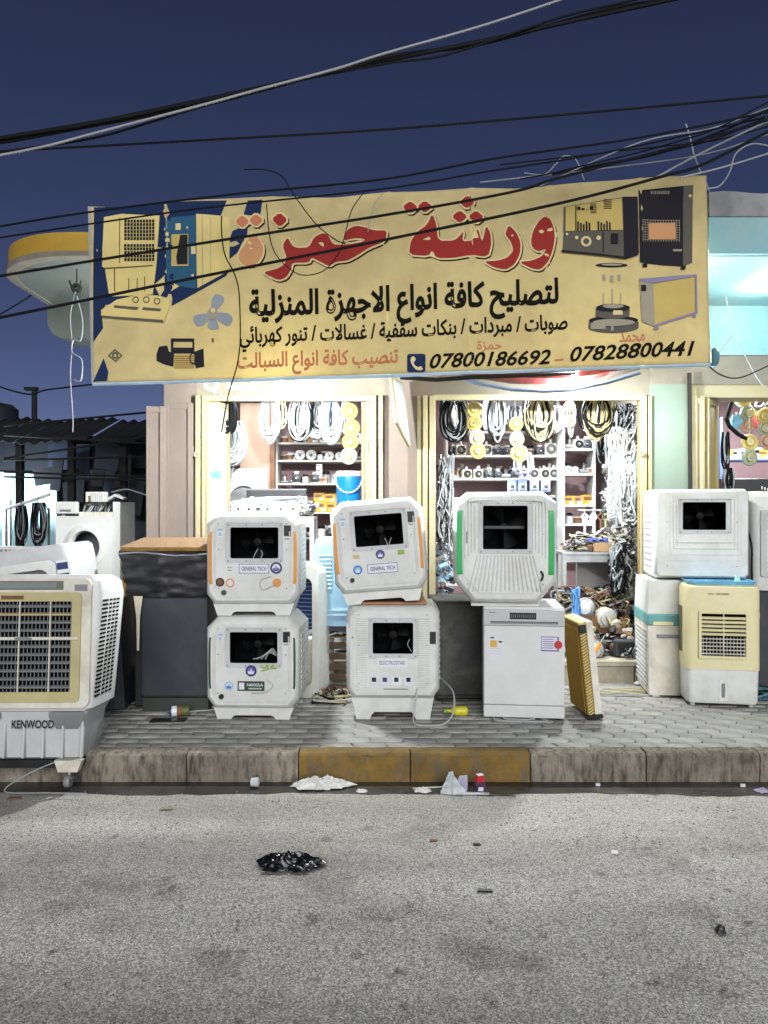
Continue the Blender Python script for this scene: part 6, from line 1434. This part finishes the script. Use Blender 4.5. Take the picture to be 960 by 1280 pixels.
# water tank and pole on the far roof
t = thing('water_tank', 'dark round water tank standing on the far left roof', 'water tank', (PX(-4, 13), 13, 0)); g = G(); zt0 = PZ(565, 13); g.lathe([(.32, zt0), (.34, zt0 + .05), (.34, PZ(512, 13)), (.25, PZ(506, 13)), (.05, PZ(503, 13))], n=20); obj('tank', g, nightwall, t)
for s in (-1, 1): obj('leg', G().bb(s * .28, s * .22, -.03, .03, 0, zt0), nightroof, t)
t = thing('utility_pole', 'dark short pole with insulator stub above the far left roof', 'pole', (PX(43, 12.5), 12.5, 0)); obj('shaft', G().cyl((0, 0, 0), (0, 0, PZ(484, 12.5)), .06, .045, 8), nightroof, t); obj('cap', G().box((-.05, 0, PZ(486, 12.5)), (.2, .1, .05)), nightroof, t); obj('crossarm', G().box((.0, 0, PZ(530, 12.5)), (1.4, .07, .06)), nightroof, t)

# ------------------------------------------------------------------ overhead wires
def wire(label, pts, Y, r, m, name='overhead_wire', Y2=None):
    n_ = len(pts); o_ = P(pts[0][0], pts[0][1], Y); g = G(); Y2 = Y2 or Y
    q_ = bez([P(a, b_, Y + (Y2 - Y) * i / max(1, n_ - 1)) - o_ for i, (a, b_) in enumerate(pts)], 10)
    g.tube(q_, r, 6); return tag(obj(name, g, m, loc=o_), label, 'wire')
wire('thick black cable at the top of the sky running up to the right', [(-60, 185), (0, 173), (125, 152), (250, 126), (370, 100), (480, 76), (620, 48), (720, 25), (860, -5)], 4.6, .013, bcable)
wire('second thick black cable twisting below the top cable', [(-60, 180), (0, 178), (100, 160), (250, 132), (330, 112), (480, 72), (600, 55), (760, 12), (830, 0), (900, -20)], 4.62, .011, bcable)
wire('thin black cable weaving along the upper bundle', [(-60, 200), (0, 190), (120, 172), (230, 140), (350, 106), (480, 80), (560, 68), (700, 22), (780, 3), (850, -15)], 4.58, .007, bcable)
wire('pale grey cable running with the upper bundle', [(-60, 203), (0, 194), (60, 182), (120, 166), (250, 132), (330, 110), (420, 86), (480, 67), (600, 33), (700, 0), (740, -15)], 4.55, .0075, M('pale_cable', '9a9ca0', .5, var=.1))
wire('lone straight wire across the middle of the sky', [(-60, 192), (40, 187), (240, 176), (480, 162), (720, 142), (960, 120), (1020, 114)], 4.8, .007, bcable)
wire('upper thin wire just above the banner', [(-60, 295), (0, 283), (120, 264), (300, 242), (480, 224), (620, 198), (800, 172), (960, 140), (1020, 128)], 5.2, .007, bcable)
wire('lower thin wire grazing the top of the banner', [(-60, 307), (0, 297), (240, 262), (480, 236), (600, 216), (760, 190), (960, 146), (1020, 132)], 5.25, .006, bcable)
wire('wire crossing the banner above the title', [(-60, 356), (0, 345), (240, 306), (480, 269), (640, 240), (700, 222), (860, 180), (960, 150), (1020, 132)], 5.1, .009, bcable)
wire('wire crossing the banner through the title', [(-60, 408), (0, 397), (240, 348), (480, 300), (700, 254), (830, 220), (880, 205), (960, 165), (1020, 140)], 5.0, .0095, bcable)
wire('dark wire fanning in from the right edge', [(1020, 120), (960, 138), (900, 165), (830, 190), (760, 205), (690, 218)], 5.4, .008, bcable)
wire('grey wire fanning in from the right edge', [(1020, 130), (960, 152), (910, 175), (860, 200), (820, 222)], 5.35, .007, gcable)
for i, (a, b_, c) in enumerate(((128, 190, 214), (135, 178, 232), (146, 196, 224), (158, 186, 206), (168, 205, 228))):
    wire(('dark', 'grey', 'slack black', 'thin black', 'low grey')[i] + ' strand of the wire fan at the upper right', [(1020, a - 20), (960, a), (890, (a + b_) / 2 + 4), (800, b_), (700 - i * 25, c)], 5.3 + i * .05, .005, (bcable, gcable, bcable, bcable, gcable)[i])
wire('white wire rising over the right end of the banner', [(1020, 172), (960, 192), (900, 210), (850, 222)], 5.4, .006, wcable)
wire('white looped wire beside the right end of the banner', [(884, 236), (900, 232), (912, 215), (920, 192), (940, 180), (965, 183)], 5.5, .005, wcable)
wire('faint pale curl of wire above the middle right of the banner', [(655, 216), (680, 218), (695, 205), (705, 195), (720, 200), (730, 225)], 5.6, .004, gcable)
wire('short grey twist of wire standing above the banner at the right', [(876, 216), (868, 195), (862, 170), (857, 155)], 5.6, .006, gcable)
wire('pale strand looping down over the left of the banner top', [(305, 212), (330, 212), (352, 220), (365, 240), (385, 268), (400, 285), (420, 300), (432, 305)], 5.55, .004, bcable)
wire('black strand arching over the title', [(455, 240), (440, 262), (432, 290), (424, 315), (405, 338), (380, 344), (362, 336), (345, 318), (337, 295), (333, 255)], 5.55, .004, bcable)
wire('thin brown strand over the red title', [(480, 240), (468, 255), (462, 275), (460, 290)], 5.6, .003, gcable)
wire('black cord hanging down the left part of the banner', [(277, 270), (277, 290), (281, 318), (292, 340), (298, 360), (300, 390), (300, 430), (296, 458), (290, 478), (284, 500), (277, 540)], 5.55, .005, bcable)
wire('pale wire hanging in front of the curved canopy', [(94, 365), (88, 395), (90, 430), (88, 470), (91, 520), (91, 540)], 5.9, .004, gcable)
wire('second pale loop hanging from the canopy', [(96, 370), (103, 400), (101, 425), (92, 425), (90, 440), (102, 450), (101, 475), (92, 475)], 5.9, .005, gcable)
wire('thin drooping wire on the right wall', [(886, 250), (900, 300), (908, 375), (925, 430), (945, 470), (965, 495)], 6.9, .005, gcable)
wire('slack wire from the banner corner across the right lintel', [(880, 452), (900, 468), (925, 472), (965, 455)], 6.4, .006, bcable)
wire('wire slanting down behind the curved canopy at the left', [(-60, 425), (0, 393), (45, 365), (60, 350)], 6.9, .007, bcable)
wire('far thin wire over the left roof', [(-40, 470), (30, 492), (60, 487), (120, 480)], 11, .012, bcable)
t = thing('junction_clamp', 'dark wire clamp hanging under the curved canopy', 'clamp', P(96, 360, 6.1)); g = G(); g.lathe([(.014, -.02), (.035, -.02), (.035, .02), (.014, .02), (.014, -.02)], axis='y', n=12, caps=False); obj('ring', g, black, t); g = G(); g.tube([(-.06, 0, .06), (-.03, 0, -.03), (.02, 0, -.08), (.03, 0, .06)], .007, 5); g.tube([(0, 0, .03), (0, 0, 3.66 - PZ(360, 6.1))], .005, 5); obj('tie', g, black, t)

# ------------------------------------------------------------------ litter
def GP(px, py, z=0.0): Y = F * (CZ - z) / (py - 640); return Vector((PX(px, Y), Y, z))
def crumple(g, wx, wy, h, seed, nx=26, ny=18, jag=.35, sharp=1.0, fold=1.6):
    """a crumpled sheet: ridged folds over a low heap"""
    def rid(x, y, k, sd): return 1 - abs(noise.noise((x * k, y * k * 1.3, sd))) * 2.2
    def fn(u, v):
        a, r = u * 2 * math.pi, v
        rad = 1 + jag * noise.noise((math.cos(a) * 1.7, math.sin(a) * 1.7, seed)) + .12 * noise.noise((math.cos(a) * 6, math.sin(a) * 6, seed + 3))
        x, y = math.cos(a) * r * rad, math.sin(a) * r * rad
        z = h * ((.35 + .4 * rid(x, y, fold, seed)) * (1 - r ** 3) + .22 * rid(x, y, fold * 2.4, seed + 9) * (1 - r * .5) * sharp + .12)
        return (x * wx + .012 * noise.noise((x * 4, y * 4, seed + 5)), y * wy, max(.002, z))
    g.grid(fn, nx * 2, ny); return g
filmb = M('bag_black', '0a0b10', .25, var=.3, scale=5)
p = GP(359, 1082); g = crumple(G(), .155, .10, .06, 4, 44, 30, .5, 1, 1.9); tag(obj('plastic_bag', g, filmb, loc=p, ang=22), 'crumpled black plastic bag lying on the road', 'plastic bag')
tissue = M('tissue', 'c9c9c4', .8, var=.12, scale=20)
p = GP(400, 984, .004); g = crumple(G(), .19, .07, .055, 11, 40, 24, .5); o = tag(obj('crumpled_paper', g, tissue, loc=p, ang=25), 'crumpled white tissue paper in the gutter below the yellow kerb', 'paper')
for i, (dx, dy, sc_) in enumerate(((-.03, -.01, 1.1), (.05, -.005, 1.2), (-.12, -.02, .8), (.13, .0, .9), (.0, -.05, .8), (-.08, .02, .9))): g = crumple(G(), .045 * sc_, .035 * sc_, .055 * sc_, 20 + i, 20, 12, .5); obj('wad', g, tissue, o, (dx, dy, .012 if i < 2 else .002))
p = GP(317, 984, .004); g = G(); g.lathe([(.018, 0), (.026, .005), (.03, .05), (.031, .052), (.028, .05), (.024, .008), (.001, .006)], axis='x', n=16); o = tag(obj('plastic_cup', g, M('cup_plastic', 'b9bdbd', .3, var=.1), loc=p + Vector((-.02, 0, .032))), 'small clear plastic cup lying in the gutter left of the white tissue', 'cup')
p = GP(566, 990, .004)
t = thing('paper_bag', 'pointed grey white paper wrapper standing in the gutter', 'wrapper', p); g = G(); g.loft([[(-.075, -.03, 0), (0, -.05, 0), (.085, -.025, 0), (.06, .03, 0), (-.05, .03, 0)], [(-.065, -.02, .03), (0, -.045, .035), (.07, -.02, .025), (.05, .02, .03), (-.04, .02, .03)], [(-.045, -.005, .075), (-.015, -.02, .08), (.03, -.008, .07), (.02, .012, .075), (-.03, .012, .075)], [(-.022, .0, .12), (-.015, -.006, .125), (.0, 0, .118), (-.004, .006, .12), (-.018, .006, .12)]]); bmesh.ops.subdivide_edges(g.b, edges=g.b.edges[:], cuts=3, use_grid_fill=True)
for v in g.b.verts: v.co += Vector((noise.noise(v.co * 38), noise.noise(v.co * 38 + Vector((5, 0, 0))), .4 * noise.noise(v.co * 38 + Vector((0, 7, 0))))) * .013 * (1 if v.co.z > .004 else .3)
obj('paper', g, M('grey_paper', 'b4bcbe', .6, var=.2, scale=14), t, ang=15)
t = thing('purple_packet', 'small pale violet packet beside the pointed wrapper in the gutter', 'packet', GP(578, 988, .004)); g = G(); g.loft([[(-.028, -.02, 0), (.028, -.02, 0), (.028, .02, 0), (-.028, .02, 0)], [(-.034, -.02, .05), (.03, -.024, .05), (.03, .018, .05), (-.03, .02, .05)], [(-.02, -.006, .09), (.03, -.006, .095), (.03, .004, .095), (-.02, .004, .09)]]); obj('pouch', g, M('pale_violet', '9793ac', .5, var=.2, scale=20), t)
t = thing('juice_carton', 'small red and purple drink carton standing in the gutter', 'carton', GP(600, 989, .004), (0, 0, R(20))); obj('box', G().loft([[(-.03, -.02, .0), (.03, -.02, .0), (.03, .02, .0), (-.03, .02, .0)], [(-.033, -.02, .06), (.03, -.02, .06), (.03, .02, .06), (-.033, .02, .06)]]), M('carton_purple', '4a2f4c', .5, var=.4, scale=30), t); obj('top', G().loft([[(-.028, -.018, .061), (.026, -.018, .061), (.026, .018, .061), (-.028, .018, .061)], [(-.02, -.012, .10), (.02, -.012, .10), (.02, .012, .10), (-.02, .012, .10)]]), red, t); obj('corner_tab', G().bb(-.02, .018, -.014, .014, .1005, .106), sticker, t)
obj('white_patch', G().loft([[(-.025, -.021, .012), (.01, -.021, .006), (.012, -.0225, .03), (-.02, -.0225, .035)], [(-.025, -.0235, .012), (.01, -.0235, .006), (.012, -.0245, .03), (-.02, -.0245, .035)]]), sticker, t)
def flat(label, px, py, pts, m, name, cat, z=.006, th=.003):
    p = GP(px, py, z); g = G(); g.loft([[(a, b_, 0) for a, b_ in pts], [(a, b_, th + .004 * abs(noise.noise((a * 30, b_ * 30, 1)))) for a, b_ in pts]]); return tag(obj(name, g, m, loc=p), label, cat)
flat('flat white cardboard strip under the red carton in the gutter', 592, 992, [(-.11, -.012), (.09, -.02), (.1, .01), (-.1, .02)], sticker, 'card_strip', 'card')
flat('thin pale stick in the gutter left of the pointed wrapper', 540, 986, [(-.12, .0), (.1, .03), (.1, .04), (-.12, .008)], tissue, 'stick', 'stick')
flat('dark twig in the gutter right of the red carton', 620, 995, [(-.12, .006), (.12, -.008), (.12, .0), (-.12, .012)], black, 'twig', 'twig')
p = GP(528, 990, .004); g = crumple(G(), .05, .03, .03, 33, 18, 10, .4); tag(obj('paper_scrap', g, tissue, loc=p), 'small crumpled white scrap at the left end of the pale stick', 'paper')
p = GP(452, 990, .004); g = crumple(G(), .035, .025, .02, 35, 16, 10, .4); tag(obj('paper_scrap', g, tissue, loc=p), 'tiny white scrap in the gutter right of the big tissue', 'paper')
p = GP(952, 990, .004); g = crumple(G(), .04, .03, .025, 37, 16, 10, .4); tag(obj('paper_scrap', g, M('lilac_scrap', '9c94ac', .5), loc=p), 'pale violet scrap in the gutter at the right edge', 'paper')
flat('small white bit in the gutter under the grey kerb', 747, 982, [(-.014, -.01), (.014, -.01), (.014, .01), (-.014, .01)], sticker, 'white_bit', 'scrap', .006, .014)
flat('white bit in the gutter at the right', 928, 983, [(-.016, -.01), (.014, -.012), (.016, .01), (-.014, .01)], tissue, 'white_bit', 'scrap', .006, .014)
flat('flat dark shard on the road right of the bag', 606, 1114, [(-.035, -.008), (.035, -.012), (.03, .01), (-.03, .012)], black, 'dark_shard', 'scrap', .002, .006)
flat('short dark shard on the road near the gutter', 596, 1056, [(-.02, -.008), (.02, -.008), (.018, .008), (-.02, .01)], black, 'dark_shard', 'scrap', .002, .005)
flat('small pale chip on the right half of the road', 768, 1066, [(-.018, -.015), (.015, -.018), (.02, .014), (-.012, .018)], tissue, 'pale_chip', 'scrap', .002, .006)
p = GP(900, 1165, 0); g = crumple(G(), .022, .022, .03, 41, 14, 10, .4); tag(obj('dark_stone', g, black, loc=p), 'small black lump on the right side of the road', 'stone')
flat('tiny dark crumb on the road above the bag', 540, 1051, [(-.012, -.01), (.03, -.004), (.03, .004), (-.012, .008)], rust, 'dry_leaf', 'leaf', .002, .006)
for i, (px, py) in enumerate(((18, 998), (208, 1011))): flat(('brown leaf scrap at the left end of the gutter', 'long dry leaf on the road below the kerb')[i], px, py, [(-.04, -.012), (.04, -.006), (.035, .014), (-.03, .012)], (rust, M('dry_leaf', '8a8374', .8))[i], 'litter_scrap', 'scrap', .006, .004)
p = GP(815, 856, PAV); g = crumple(G(), .16, .07, .05, 51, 30, 18, .4); tag(obj('plastic_sheet', g, tissue, loc=p), 'crumpled white plastic beside the right stack before the shop step', 'plastic')
flat('white slip of paper on the pavement before the slate cabinet', 250, 889, [(-.14, -.03), (.02, .0), (.12, .05), (-.02, .03)], sticker, 'paper_slip', 'paper', PAV + .003, .003)
# grit on the road: uncountable
g = G(); rg = random.Random(77)
for k in range(2600):
    x, y_ = rg.uniform(-3, 3), rg.uniform(2.3, 4.75)
    s_ = rg.uniform(.002, .0055); g.box((x, y_, s_ * .5), (s_ * rg.uniform(1, 2), s_ * rg.uniform(1, 2), s_), Matrix.Rotation(rg.uniform(0, 3), 4, 'Z'))
o = tag(obj('road_grit', g, M('grit', '8f8b82', .9, var=.4, scale=40)), 'fine grit scattered over the asphalt', 'grit'); o['kind'] = 'stuff'
for o in S.objects:
    if o.parent and o.type == 'MESH' and o.name.split('.')[0] in ('screws', 'ribbing', 'slats', 'side_slats', 'side_slots', 'grille_bars', 'printed_grille', 'strands', 'wires', 'honeycomb_top', 'pad_corrugation', 'pad_lines', 'display_marks', 'tank_ribs', 'mouldings', 'marks', 'exposed_parts', 'connector_row', 'printed_mesh', 'leaf_print', 'castor'): o['kind'] = 'stuff'
# check: labels that repeat without being one group
seen = {}
for o in S.objects:
    if o.parent is None and 'label' in o:
        if o['label'] in seen: print('DUP LABEL', o['label'])
        seen[o['label']] = 1
